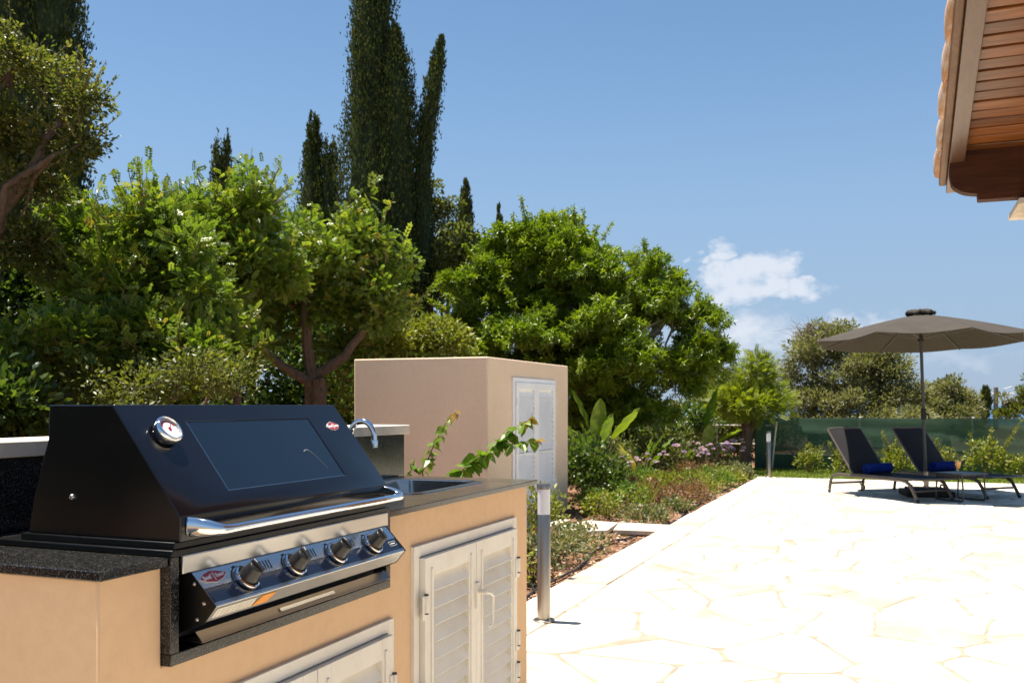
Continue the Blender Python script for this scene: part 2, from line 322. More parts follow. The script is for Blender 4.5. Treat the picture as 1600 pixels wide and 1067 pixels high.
M['l_grey'] = leafmat('olive_leaf', [(.11, .115, .05), (.17, .17, .075), (.23, .215, .105), (.29, .26, .145)], .5, .35)
M['l_lime'] = leafmat('feathery_lime_leaf', [(.13, .165, .014), (.20, .235, .02), (.28, .29, .03)], .45, .4)
M['l_banana'] = leafmat('paddle_leaf', [(.06, .11, .015), (.12, .19, .02), (.21, .25, .02), (.48, .30, .02)], .34, .35)
M['l_yellow'] = leafmat('yellow_green_leaf', [(.12, .15, .018), (.21, .22, .03), (.32, .30, .06)], .42, .3)
M['l_var'] = leafmat('variegated_leaf', [(.07, .11, .03), (.15, .17, .07), (.30, .27, .15), (.26, .13, .09)], .45, .25)
M['l_red'] = leafmat('reddish_groundcover', [(.13, .07, .04), (.22, .10, .06), (.28, .17, .09), (.16, .15, .05)], .5, .25)
M['l_grass'] = leafmat('grass_blade', [(.11, .16, .02), (.20, .24, .03), (.29, .29, .06)], .5, .3)
M['l_twig'] = leafmat('dry_twig', [(.12, .09, .07), (.2, .15, .12)], .8, 0)
M['l_boug'] = leafmat('vine_leaf', [(.06, .12, .015), (.10, .18, .02), (.16, .24, .03), (.30, .16, .04)], .4, .35)
M['flower'] = leafmat('lilac_petal', [(.50, .32, .52), (.62, .46, .58), (.66, .5, .48)], .6, .3, tint=(1, 1, 1))
M['chip'] = leafmat('wood_chip', [(.12, .06, .035), (.28, .15, .09), (.42, .27, .18), (.5, .4, .3)], .9, 0)
def net():
    m, t, b = newmat('green_shade_net'); b.inputs['Roughness'].default_value = .8; n = obj_noise(t, 3, 5); t.links.new(ramp(t, n.outputs[0], [(.3, (.03, .07, .041)), (.7, (.052, .105, .062))]), b.inputs['Base Color'])
    tr = nd(t, 'ShaderNodeBsdfTransparent'); tl = nd(t, 'ShaderNodeBsdfTranslucent'); tl.inputs[0].default_value = (.03, .08, .04, 1)
    m1 = nd(t, 'ShaderNodeMixShader'); m1.inputs[0].default_value = .3; t.links.new(b.outputs[0], m1.inputs[1]); t.links.new(tl.outputs[0], m1.inputs[2])
    m2 = nd(t, 'ShaderNodeMixShader'); m2.inputs[0].default_value = .06; t.links.new(m1.outputs[0], m2.inputs[1]); t.links.new(tr.outputs[0], m2.inputs[2]); t.links.new(m2.outputs[0], t.nodes['Material Output'].inputs[0]); return m
M['net'] = net()
def clearglass():
    m, t, b = newmat('clear_glass'); b.inputs['Roughness'].default_value = .03; tr = nd(t, 'ShaderNodeBsdfTransparent'); ms = nd(t, 'ShaderNodeMixShader'); ms.inputs[0].default_value = .06; t.links.new(tr.outputs[0], ms.inputs[1]); t.links.new(b.outputs[0], ms.inputs[2]); t.links.new(ms.outputs[0], t.nodes['Material Output'].inputs[0]); return m
M['glass'] = clearglass()
# ------------------------------------------------------------------ numpy scatter
RNG = np.random.default_rng(7)
def frames(axis, nrm):
    x = axis/np.maximum(np.linalg.norm(axis, axis=1, keepdims=True), 1e-9)
    y = np.cross(nrm, x); y /= np.maximum(np.linalg.norm(y, axis=1, keepdims=True), 1e-9)
    z = np.cross(x, y); return np.stack([x, y, z], 2)
def tri_mesh(name, V, F, mat_, rnd=None, smooth=False):
    me = bpy.data.meshes.new(name); k = F.shape[1]
    me.vertices.add(len(V)); me.vertices.foreach_set('co', V.astype(np.float32).ravel())
    me.loops.add(F.size); me.loops.foreach_set('vertex_index', F.astype(np.int32).ravel())
    me.polygons.add(len(F)); me.polygons.foreach_set('loop_start', np.arange(0, F.size, k, dtype=np.int32))
    if smooth: me.polygons.foreach_set('use_smooth', np.ones(len(F), bool))
    if rnd is not None:
        a = me.attributes.new('rnd', 'FLOAT', 'FACE'); a.data.foreach_set('value', rnd.astype(np.float32))
    me.materials.append(mat_); me.update(calc_edges=True); return me
def scatter(name, tv, tf, P, Rm, S, mat_, parent=None, rnd=None, kind=None, smooth=False):
    tv = np.asarray(tv, float); tf = np.asarray(tf); N = len(P)
    V = P[:, None, :]+S[:, None, None]*np.einsum('nij,tj->nti', Rm, tv)
    F = (tf[None]+(np.arange(N)*len(tv))[:, None, None]).reshape(-1, tf.shape[1])
    if rnd is None: rnd = RNG.random(N)
    o = link(name, tri_mesh(name, V.reshape(-1, 3), F, mat_, np.repeat(rnd, len(tf)), smooth), parent)
    if kind: o['kind'] = kind
    return o
def leaf4(w=.28, fold=.10, droop=-.06): return [(0,0,0),(.48,-w,fold),(1,0,droop),(.48,w,fold)], [(0,1,2),(0,2,3)]
def leaf6(w=.3, fold=.08, droop=-.12): return [(0,0,0),(.3,-w,fold),(.72,-w*.8,fold*.6),(1,0,droop),(.72,w*.8,fold*.6),(.3,w,fold),(.5,0,0)], [(0,1,6),(1,2,6),(2,3,6),(6,3,4),(6,4,5),(6,5,0)]
def combine(parts):
    v = []; f = []
    for (tv, tf), Mx in parts:
        b = len(v); v += [tuple(Mx @ Vector(p)) for p in tv]; f += [tuple(b+i for i in q) for q in tf]
    return v, f
def pinnate(pairs=4, w=.34, ll=.34):
    parts = []
    for i in range(pairs):
        x = .15+.72*i/(pairs-1)
        for s in (-1, 1): parts.append((leaf4(w, .07), Matrix.Translation((x, 0, -.08*x*x)) @ Matrix.Rotation(s*R(62), 4, 'Z') @ Matrix.Rotation(R(8*(i % 2)), 4, 'X') @ Matrix.Scale(ll, 4)))
    parts.append((leaf4(w, .07), Matrix.Translation((.9, 0, -.07)) @ Matrix.Scale(ll, 4)))
    return combine(parts)
def whorl(n=6, w=.2, tilt=18):
    return combine([(leaf4(w, .06, -.12), Matrix.Rotation(2*math.pi*i/n+.3*(i % 2), 4, 'Z') @ Matrix.Rotation(R(-tilt+22*(i % 3)), 4, 'Y')) for i in range(n)])
def spray():
    return combine([(leaf4(.12, .03, .1), Matrix.Rotation(R(a), 4, 'Z') @ Matrix.Rotation(R(b), 4, 'X') @ Matrix.Scale(s, 4)) for a, b, s in ((0, 0, 1), (24, 60, .75), (-22, -50, .7))])
def unit(n):
    d = RNG.normal(size=(n, 3)); return d/np.linalg.norm(d, axis=1, keepdims=True)
def lumps(blobs, n=6, lo=.32, hi=.55):                # break smooth crown volumes into uneven boughs
    out = []
    for c, r in blobs:
        c = np.array(c); r = np.array(r); out.append((tuple(c), tuple(r*.62)))
        d = unit(n); d[:, 2] = d[:, 2]*.8+.12
        for e in d:
            f = lo+(hi-lo)*RNG.random(); out.append((tuple(c+e*r*(.55+.42*RNG.random())), tuple(r*f*np.array([1, 1, .8+.4*RNG.random()]))))
    return out
def crown(name, blobs, nclump, per, rc, size, tmpl, mat_, parent, hollow=.5, up=.6, bias=0, squash=.8, zmin=-.02, jitter=.35, lump=0):
    if lump: blobs = lumps(blobs, lump)
    C = np.array([b[0] for b in blobs]); Rr = np.array([b[1] for b in blobs])
    area = (Rr[:, 0]*Rr[:, 2]+Rr[:, 0]*Rr[:, 1]); idx = RNG.choice(len(blobs), nclump, p=area/area.sum())
    d = unit(nclump); d[:, 2] = np.where(d[:, 2] < -.55, -d[:, 2], d[:, 2])
    rad = (hollow+(1-hollow)*RNG.random(nclump)**.6)
    cc = C[idx]+d*Rr[idx]*rad[:, None]
    rcs = rc*(.65+.7*RNG.random(nclump))
    n = nclump*per; ci = np.repeat(np.arange(nclump), per)
    e = unit(n); pos = cc[ci]+e*(rcs[ci]*(.25+.75*RNG.random(n)**.5))[:, None]*np.array([1, 1, squash])
    ax = .7*e+.45*d[ci]+jitter*RNG.normal(size=(n, 3)); ax[:, 2] += bias
    nr = np.array([0, 0, up])+.55*RNG.normal(size=(n, 3))+.45*e
    keep = pos[:, 2] > zmin; pos = pos[keep]; ax = ax[keep]; nr = nr[keep]; ci = ci[keep]; n = len(pos)
    cl = RNG.random(nclump)
    rnd = np.clip(.55*RNG.random(n)+.45*cl[ci]+RNG.normal(size=n)*.06, 0, 1)**1.35
    return scatter(name, tmpl[0], tmpl[1], pos, frames(ax, nr), size*(.65+.7*RNG.random(n)), mat_, parent, rnd)
def pxb(u, v, d, ru, rv, rd=None):
    c = at(u, v, d); return (tuple(c), (ru*d/1500, (rd if rd else ru*d/1500), rv*d/1500))
def wiggle(a, b, n, amp, rng):
    a = Vector(a); b = Vector(b); L = (b-a).length; pts = []
    for i in range(n+1):
        t = i/n; p = a.lerp(b, t)
        if 0 < i < n: p += Vector((rng.uniform(-1, 1), rng.uniform(-1, 1), rng.uniform(-.5, .5)))*amp*L
        pts.append(p)
    return pts
# ------------------------------------------------------------------ the setting
def terrain():
    n = 60; V = []; F = []
    rad = [0]+[2*1.17**i for i in range(46)]
    for r in rad:
        for k in range(n):
            a = 2*math.pi*k/n; x = r*math.cos(a); y = r*math.sin(a)+6
            z = -.30 if r < 75 else -.30-.06*(r-75) if r < 950 else -52.8-.02*(r-950)
            V.append((x, y, z))
    F = [(i*n+k, i*n+(k+1) % n, (i+1)*n+(k+1) % n, (i+1)*n+k) for i in range(len(rad)-1) for k in range(n)]
    mb = MB(); mb.add(V, F, True); return mb
struct(terrain().build('ground', M['land']))
mb = MB(); n = 96; rads = [400, 1500, 5000, 15000, 40000]
mb.add([(r*math.cos(2*math.pi*k/n), r*math.sin(2*math.pi*k/n), -46) for r in rads for k in range(n)], [(i*n+k, i*n+(k+1) % n, (i+1)*n+(k+1) % n, (i+1)*n+k) for i in range(4) for k in range(n)])
struct(mb.build('sea', M['sea']))
# garden bed
XE = -2.10; YE = 16.65
def soil_h(x, y):
    e = min(1, max(0, (XE-.05-x)/.5))
    return -.075+e*(.05*math.sin(x*1.7+y*.9)*math.sin(y*1.3-x*.4)+.018*math.sin(x*7+y*5)+.012*math.sin(y*11-x*9))+.02*e
mb = MB(); nx, ny = 90, 150; x0, x1, y0, y1 = -17, XE+.002, -6, 30
xs = [x1-(x1-x0)*((i/nx)**1.8) for i in range(nx+1)]; ys = [y0+(y1-y0)*j/ny for j in range(ny+1)]
mb.add([(x, y, soil_h(x, y)) for y in ys for x in xs], [(j*(nx+1)+i, j*(nx+1)+i+1, (j+1)*(nx+1)+i+1, (j+1)*(nx+1)+i) for j in range(ny) for i in range(nx)], True)
struct(mb.build('garden_bed', M['soil']))
N = 16000
P = np.stack([XE-.05-5.5*RNG.random(N)**1.6, 4.5+13*RNG.random(N), np.zeros(N)], 1); P[:, 2] = [soil_h(x, y)+.006 for x, y in P[:, :2]]
chip = ([(-.5,-.16,0),(.5,-.2,.05),(.45,.2,0),(-.5,.16,.06)], [(0,1,2),(0,2,3)])
tag(scatter('mulch', chip[0], chip[1], P, frames(unit(N)*np.array([1, 1, .25]), np.array([0, 0, 1])+.35*RNG.normal(size=(N, 3))), .02+.045*RNG.random(N)**2, M['chip']), 'brown wood chip mulch strewn over the reddish garden soil', 'mulch', kind='stuff')
# terrace of crazy paving
TX0, TX1, TY0, TY1 = XE, 7.0, -3.0, YE
mb = MB(); mb.box(TX0, TX1, TY0, TY1, -.2, -.003); terrace = struct(mb.build('terrace', M['mortar']))
rg = random.Random(11)
def clip(poly, px, py, nx_, ny_):
    out = []
    for i in range(len(poly)):
        a = poly[i]; b = poly[(i+1) % len(poly)]
        da = (a[0]-px)*nx_+(a[1]-py)*ny_; db = (b[0]-px)*nx_+(b[1]-py)*ny_
        if da <= 0: out.append(a)
        if (da < 0) != (db < 0) and da != db:
            t = da/(da-db); out.append((a[0]+(b[0]-a[0])*t, a[1]+(b[1]-a[1])*t))
    return out
BX = XE+.30            # inner side of the edging slabs
seeds = []
st = .40
ix = int((TX1-BX)/st)+1; iy = int((TY1-TY0)/st)+1
for j in range(iy):
    for i in range(ix):
        if rg.random() < .16: continue
        seeds.append((BX+(i+.5+rg.uniform(-.47, .47)+(.5 if j % 2 else 0))*st, TY0+(j+.5+rg.uniform(-.47, .47))*st))
def stone_poly(k):
    sx_, sy_ = seeds[k]; poly = [(BX, TY0), (TX1, TY0), (TX1, TY1-.0), (BX, TY1-.0)]
    for m, (qx, qy) in enumerate(seeds):
        if m == k or abs(qx-sx_) > 2.2 or abs(qy-sy_) > 2.2: continue
        dx, dy = qx-sx_, qy-sy_; L = math.hypot(dx, dy)
        poly = clip(poly, (sx_+qx)/2, (sy_+qy)/2, dx/L, dy/L)
        if len(poly) < 3: return None
    return poly
def inset(poly, g):
    c = poly
    n = len(poly); A = sum(poly[i][0]*poly[(i+1) % n][1]-poly[(i+1) % n][0]*poly[i][1] for i in range(n))
    if A < 0: poly = poly[::-1]
    c = poly[:]
    for i in range(n):
        a = poly[i]; b = poly[(i+1) % n]; dx, dy = b[0]-a[0], b[1]-a[1]; L = math.hypot(dx, dy)
        if L < 1e-6: continue
        nx_, ny_ = dy/L, -dx/L; gg = g*rg.uniform(.6, 1.5)
        c = clip(c, a[0]-nx_*gg, a[1]-ny_*gg, nx_, ny_)
        if len(c) < 3: return None
    return c
def roughen(poly):
    out = []; n = len(poly)
    for i in range(n):
        a = Vector(poly[i]); b = Vector(poly[(i+1) % n]); L = (b-a).length
        if L < .03: out.append(tuple((a+b)/2)); continue
        cut = min(.035, L*.25); out.append(tuple(a.lerp(b, cut/L)))
        m = max(0, int(L/.14)); t = (b-a)/L; nn = Vector((-t.y, t.x))
        for q in range(1, m+1):
            p = a.lerp(b, cut/L+(1-2*cut/L)*q/(m+1)); out.append(tuple(p+nn*rg.uniform(-.006, .009)))
        out.append(tuple(a.lerp(b, 1-cut/L)))
    return out
def stone_mesh(poly, mb, top):
    n = len(poly); cx = sum(p[0] for p in poly)/n; cy = sum(p[1] for p in poly)/n
    tx, ty = rg.uniform(-.004, .004), rg.uniform(-.004, .004); tz = top+rg.uniform(-.0025, .0025)
    zt = lambda x, y: tz+tx*(x-cx)+ty*(y-cy)
    i1 = [((x-cx)*.975+cx, (y-cy)*.975+cy) for x, y in poly]
    mb.add([(x, y, -.02) for x, y in poly]+[(x, y, zt(x, y)-.004) for x, y in poly]+[(x, y, zt(x, y)) for x, y in i1],
           [(i, (i+1) % n, n+(i+1) % n, n+i) for i in range(n)]+[(n+i, n+(i+1) % n, 2*n+(i+1) % n, 2*n+i) for i in range(n)]+[tuple(2*n+i for i in range(n))])
rest = MB(); shown = []
for k in range(len(seeds)):
    p = stone_poly(k)
    if not p: continue
    p = inset(p, .0085)
    if not p or len(p) < 3: continue
    x, y = seeds[k]; p = roughen(p)
    vis = 2.6 < y and x < .128*y+.45
    shown.append((y, p, vis))
nv = 0
for y, p, vis in sorted(shown, key=lambda q: q[0]):
    if vis and nv < 285:
        m = MB(); stone_mesh(p, m, .0); o = m.build('paving_stone', M['paving'], terrace); nv += 1
    else: stone_mesh(p, rest, .0)
rest.build('outlying_paving', M['paving'], terrace, kind='stuff')
y = TY0
while y < TY1-.05:
    L = min(rg.uniform(.55, .95), TY1-y)
    if TY1-y-L < .2: L = TY1-y
    m = MB(); stone_mesh([(XE-.015, y+.006), (BX-.003, y+.004), (BX-.003, y+L-.004), (XE-.015, y+L-.006)], m, .003); m.build('edging_stone', M['paving'], terrace); y += L
# lawn strip
mb = MB(); mb.box(-2.6, 9, YE+.004, 20.4, -.2, -.03); lawn = struct(mb.build('lawn', M['lawnbase']))
N = 26000; P = np.stack([-2.5+7*RNG.random(N), YE+.03+2.6*RNG.random(N), np.full(N, -.035)], 1)
blade = ([(0,-.08,0),(0,.08,0),(.6,.05,.06),(.6,-.05,.06),(1,0,.2)], [(0,1,2),(0,2,3),(3,2,4)])
ax = np.array([0, 0, 1.])+.45*RNG.normal(size=(N, 3)); o = scatter('grass', blade[0], blade[1], P, frames(ax, unit(N)), .035+.05*RNG.random(N), M['l_grass'])
tag(o, 'strip of short green grass between terrace and net fence', 'grass', kind='stuff')
# ------------------------------------------------------------------ kitchen counter
WX = -1.295
kc = thing('kitchen_counter', 'tan plastered outdoor kitchen counter with dark granite top and white louvred doors', 'counter', (-1.6, 2.4, 0), world=True)
mb = MB(); mb.prism([(1.297, .0), (3.42, .0), (3.42, .912), (2.311, .912), (2.311, .722), (1.453, .722), (1.453, .912), (1.297, .912)], WX, -1.899, 'x')
mb.f.pop(4); mb.sm.pop(4); b = len(mb.v)                    # open a pocket for the sink bowl in the top
mb.v += [(x, y, z) for z in (.912, .74) for x, y in ((-1.40, 3.37), (-1.40, 2.72), (-1.83, 2.72), (-1.83, 3.37))]
for i, (p, q) in enumerate(((2, 3), (3, 11), (11, 10), (10, 2))): mb.f.append((p, q, b+(i+1) % 4, b+i)); mb.sm.append(False)
for i in range(4): mb.f.append((b+i, b+(i+1) % 4, b+4+(i+1) % 4, b+4+i)); mb.sm.append(False)
mb.f.append((b+4, b+5, b+6, b+7)); mb.sm.append(False)
mb.build('plaster_body', M['plaster'], kc, .004)
mb = MB(); mb.box(-2.06, -1.9, 1.29, 3.545, 0, 1.098); mb.build('back_wall', M['plaster'], kc, .005)
mb = MB(); mb.box(-2.085, -1.868, 1.275, 3.558, 1.099, 1.136); mb.build('wall_cap', M['capstone'], kc, .003)
mb = MB(); mb.box(-1.9, -1.879, 1.3, 3.528, .9305, 1.0975); mb.build('backsplash', M['granite'], kc, .0015)
mb = MB(); mb.box(-1.899, -1.277, 1.284, 1.452, .9125, .930); mb.build('granite_top', M['granite'], kc, .002)
mb = MB(); mb.box(-1.899, -1.73, 1.453, 2.311, .9125, .930); mb.build('granite_top', M['granite'], kc, .002)
SX0, SX1, SY0, SY1 = -1.80, -1.425, 2.76, 3.335
mb = MB(); o4 = [(-1.899, 2.312), (-1.277, 2.312), (-1.277, 3.49), (-1.899, 3.49)]; i4 = [(SX0+.012, SY0+.012), (SX1-.012, SY0+.012), (SX1-.012, SY1-.012), (SX0+.012, SY1-.012)]
vs_ = [(x, y, z) for z in (.9125, .930) for x, y in o4+i4]
mb.add(vs_, [f for i in range(4) for j in [(i+1) % 4] for f in ((8+i, 8+j, 12+j, 12+i), (i, 4+i, 4+j, j), (i, j, 8+j, 8+i), (4+i, 12+i, 12+j, 4+j))]); mb.build('granite_top', M['granite'], kc, .002)
def rrect(x0, x1, y0, y1, r, z, n=6):
    out = []
    for cx, cy, a0 in ((x1-r, y1-r, 0), (x0+r, y1-r, 90), (x0+r, y0+r, 180), (x1-r, y0+r, 270)):
        for i in range(n+1):
            a = R(a0+90*i/n); out.append((cx+r*math.cos(a), cy+r*math.sin(a), z))
    return out
mb = MB(); q = lambda d, z, r: rrect(SX0+d, SX1-d, SY0+d, SY1-d, r, z)
mb.loft([q(0, .9302, .05), q(.0008, .9325, .05), q(.006, .9335, .05), q(.020, .9325, .055), q(.026, .929, .055), q(.030, .90, .055), q(.036, .80, .06), q(.05, .775, .06), q(.08, .768, .06)], cap1=True)
sink = mb.build('sink', M['steel_sink'], kc, label='stainless steel sink bowl let into the granite')
mb = MB(); mb.lathe([(.0, .7705), (.02, .7705), (.036, .7735), (.04, .7695)], 24, Matrix.Translation((-1.61, 3.05, 0))); mb.build('drain', M['chrome'], sink)
FY = 3.04
mb = MB(); mb.lathe([(.028, .9302), (.028, .936), (.02, .942), (.017, .985), (.0125, .99)], 20, Matrix.Translation((-1.842, FY, 0)))
pts = [(-1.842, FY, .985), (-1.842, FY, 1.06)]+[(-1.792+(-.05)*math.cos(R(a)), FY, 1.105+.055*math.sin(R(a))) for a in range(0, 181, 15)]+[(-1.741, FY, 1.088)]
mb.tube(pts, .0105, 14); fa = mb.build('tap', M['chrome'], kc)
mb = MB(); mb.lathe([(.0125, 1.092), (.0135, 1.088), (.0135, 1.066), (.011, 1.064), (.0, 1.066)], 16, Matrix.Translation((-1.741, FY, 0))); mb.build('spout_nozzle', M['chrome'], fa)
mb = MB(); mb.tube([(-1.842, FY, .965), (-1.83, FY+.05, .972), (-1.826, FY+.075, .976)], [.008, .006, .005], 10); mb.build('tap_lever', M['chrome'], fa)
# granite lining of the barbecue opening
for nm, b in (('left', (-1.40, -1.273, 1.4535, 1.477, .7455, .9295)), ('right', (-1.40, -1.273, 2.288, 2.3105, .7455, .9295)), ('bottom', (-1.40, -1.273, 1.4535, 2.3105, .7225, .7450))):
    mb = MB(); mb.box(*b); mb.build('granite_surround', M['granite'], kc, .0012)
# louvred cabinet doors
slat_cache = {}
def slat_mesh(w, axis, depth=.03, thick=.006, tilt=27, key=None, m=None):
    k = (round(w, 3), axis, depth)
    if k not in slat_cache:
        mb = MB(); c, s = math.cos(R(90-tilt)), math.sin(R(90-tilt))      # blade leaning: lower edge outwards
        pr = [(-.5*depth, -.5*thick), (.5*depth, -.5*thick), (.5*depth+.001, 0), (.5*depth, .5*thick), (-.5*depth, .5*thick), (-.5*depth-.001, 0)]
        pr = [(p*c+q_*s, -p*s+q_*c) for p, q_ in pr]
        mb.prism(pr, -w/2, w/2, 'y'); me = mb.mesh('slat'); me.materials.append(M['shutter']); slat_cache[k] = me
    return slat_cache[k]
def louvre_leaf(parent, X, ya, yb, za, zb, stile, rail, pitch, depth, hinge_side, proud=.0):
    mb = MB(); t = .026
    for bx in ((ya, ya+stile, za, zb), (yb-stile, yb, za, zb), (ya+stile, yb-stile, za, za+rail), (ya+stile, yb-stile, zb-rail, zb)):
        mb.box(X-t, X, bx[0], bx[1], bx[2], bx[3])
    # raised bead around the louvre field
    for bx in ((ya+stile*.62, ya+stile*.8, za+rail*.6, zb-rail*.6), (yb-stile*.8, yb-stile*.62, za+rail*.6, zb-rail*.6)):
        mb.box(X-.001, X+.0045, bx[0], bx[1], bx[2], bx[3])
    leaf = mb.build('door', M['shutter'], parent, .0015)
    n = max(1, int((zb-za-2*rail)/pitch)); p = (zb-za-2*rail)/n
    me = slat_mesh(yb-ya-2*stile+.004, 'y', depth)
    for i in range(n): piece('slat', me, leaf, (X-t*.52, (ya+yb)/2, za+rail+(i+.5)*p))
    return leaf
def hinge(parent, X, y, z, L=.05, r=.0065):
    mb = MB(); mb.lathe([(r, 0), (r, L)], 12, Matrix.Translation((X+r*.7, y, z-L/2))); mb.box(X+.0005, X+.003, y-.02, y+.016, z-L/2-.02, z+L/2+.0)
    h = mb.build('hinge', M['shutter'], parent, .0008)
    m2 = MB(); m3 = MB(); m3.lathe([(r*1.08, 0), (r*.95, .005)], 12, Matrix.Translation((X+r*.7, y, z+L/2))); m2.lathe([(r*1.02, -.004), (r*1.02, 0)], 12, Matrix.Translation((X+r*.7, y, z-L/2))); m2.build('hinge_pin', M['ink'], h); m3.build('hinge_pin', M['ink'], h); return h
def cabinet(ya, yb, za, zb, handles=True):
    X = WX; fw = .034
    mb = MB()
    for bx in ((ya, ya+fw, za, zb), (yb-fw, yb, za, zb), (ya+fw, yb-fw, zb-fw, zb), (ya+fw, yb-fw, za, za+fw)): mb.box(X-.02, X+.011, bx[0], bx[1], bx[2], bx[3])
    mb.build('door_frame', M['shutter'], kc, .0015)
    mb = MB(); mb.box(X-.0185, X+.0004, ya+.004, yb-.004, za+.004, zb-.004); mb.build('cabinet_dark_sheet', M['blackdull'], kc)  # flat black sheet standing in for the shade behind the slats
    ym = (ya+yb)/2; g = .003
    L1 = louvre_leaf(kc, X+.028, ya+fw+g, ym-.0015, za+fw+g, zb-fw-g, .058, .055, .050, .056, -1)
    L2 = louvre_leaf(kc, X+.028, ym+.0015, yb-fw-g, za+fw+g, zb-fw-g, .058, .055, .050, .056, 1)
    for z in (zb-.17, za+.2, (za+zb)/2-.06):
        if zb-za < .6 and abs(z-(za+zb)/2+.06) < .01: continue
        hinge(L1, X+.028, ya+fw+.002, z); hinge(L2, X+.028, yb-fw-.002, z)
    if handles:
        hx = X+.028; hz = zb-.20; hy = ym+.002
        mb = MB(); mb.box(hx+.0005, hx+.008, hy-.013, hy+.013, hz-.055, hz+.03); mb.lathe([(.008, 0), (.008, .03)], 10, Matrix.Translation((hx+.008, hy, hz)) @ Matrix.Rotation(R(90), 4, 'Y'))
        mb.tube([(hx+.034, hy, hz), (hx+.038, hy+.03, hz-.008), (hx+.037, hy+.052, hz-.022), (hx+.035, hy+.055, hz-.06), (hx+.035, hy+.053, hz-.10), (hx+.034, hy+.045, hz-.115), (hx+.033, hy+.03, hz-.118)], [.006, .0055, .005, .005, .005, .0045, .004], 10)
        mb.build('door_handle', M['shutter'], L2)
cabinet(2.471, 3.284, .06, .809)
cabinet(1.54, 2.351, .06, .631)
# ------------------------------------------------------------------ barbecue
bq = thing('gas_barbecue', 'black hooded gas barbecue with four knobs built into the tan counter', 'barbecue', (-1.48, 1.88, .73), world=True)
HY0, HY1 = 1.470, 2.275
A_ = Vector((-1.264, 0, 1.007)); B_ = Vector((-1.43, 0, 1.2195)); sl_ = (B_-A_); SL = sl_.length; sd = sl_.normalized(); sn = Vector((-sd.z, 0, sd.x)); sn = sn if sn.x > 0 else -sn
def hp(t, y, h=0):            # point on the sloping hood face: t along the slope from the lower edge
    p = A_+sd*t+sn*h; return (p.x, y, p.z)
prof = [(-1.264, .9575), (-1.264, 1.007), (-1.43, 1.2195), (-1.597, 1.2195), (-1.600, 1.15), (-1.618, 1.10), (-1.640, 1.03), (-1.655, .9575)]
wy0, wy1 = 1.648, 2.108; t0, t1 = .044, .225
mb = MB(); n = len(prof); V = [(x, y, z) for y in (HY0, HY1) for x, z in prof]
F = [tuple(range(n)), tuple(range(n, 2*n))]+[(i, (i+1) % n, n+(i+1) % n, n+i) for i in range(n) if i != 1]
b = len(V); V += [hp(t0, wy0), hp(t0, wy1), hp(t1, wy1), hp(t1, wy0)]+[hp(t0, wy0, -.005), hp(t0, wy1, -.005), hp(t1, wy1, -.005), hp(t1, wy0, -.005)]
o4 = [1, n+1, n+2, 2]
F += [(o4[i], o4[(i+1) % 4], b+(i+1) % 4, b+i) for i in range(4)]+[(b+i, b+(i+1) % 4, b+4+(i+1) % 4, b+4+i) for i in range(4)]+[(b+4, b+5, b+6, b+7)]
mb.add(V, F); hood = mb.build('hood', M['hood'], bq, .005, 3)
mb = MB(); g = .0012
mb.add([hp(t, y, h) for h in (-.0048, -.0018) for t, y in ((t0+g, wy0+g), (t0+g, wy1-g), (t1-g, wy1-g), (t1-g, wy0+g))], [(0,1,2,3),(4,5,6,7)]+[(i, (i+1) % 4, 4+(i+1) % 4, 4+i) for i in range(4)]); mb.build('window', M['glass_dark'], hood)
def hoodM(t, y, h=0):          # local frame: x along the hood, y up the slope, z out of the face
    X_ = Vector((0, 1, 0)); Y_ = sd; Z_ = sn; p = Vector(hp(t, y, h))
    return Matrix(((X_.x, Y_.x, Z_.x, p.x), (X_.y, Y_.y, Z_.y, p.y), (X_.z, Y_.z, Z_.z, p.z), (0, 0, 0, 1)))
T = hoodM(.192, 1.557)
mb = MB(); mb.lathe([(.022, 0), (.022, .005), (.030, .006), (.0315, .009), (.0315, .0205), (.0295, .0245), (.0265, .026), (.0255, .0245), (.025, .020), (0, .020)], 40, T); th = mb.build('thermometer', M['chrome'], hood)
mb = MB(); mb.lathe([(.0245, .0202), (.0245, .0208), (0, .0208)], 40, T, False); mb.build('dial', M['white'], th)
def arcplate(mb, r0, r1, a0, a1, z, M_, n=14):
    vs2 = []
    for i in range(n+1):
        a = R(a0+(a1-a0)*i/n); vs2 += [(r0*math.cos(a), r0*math.sin(a), z), (r1*math.cos(a), r1*math.sin(a), z)]
    mb.add(vs2, [(2*i, 2*i+1, 2*i+3, 2*i+2) for i in range(n)], M=M_)
mb = MB(); arcplate(mb, .0165, .021, 20, 165, .0212, T); mb.lathe([(.004, .0211), (.004, .0222), (0, .0222)], 14, T, False); mb.add([(-.0012, 0, .0219), (.0012, 0, .0219), (.0105, .0125, .0219), (.0095, .013, .0219)], [(0, 1, 2, 3)], M=T); mb.build('dial_marking', M['red'], th)
mb = MB()
for a in range(-60, 241, 20): mb.add([(r*math.cos(R(a+da)), r*math.sin(R(a+da)), .0211) for r, da in ((.0215, -1.5), (.0238, -1.5), (.0238, 1.5), (.0215, 1.5))], [(0, 1, 2, 3)], M=T)
mb.build('dial_ticks', M['ink'], th)
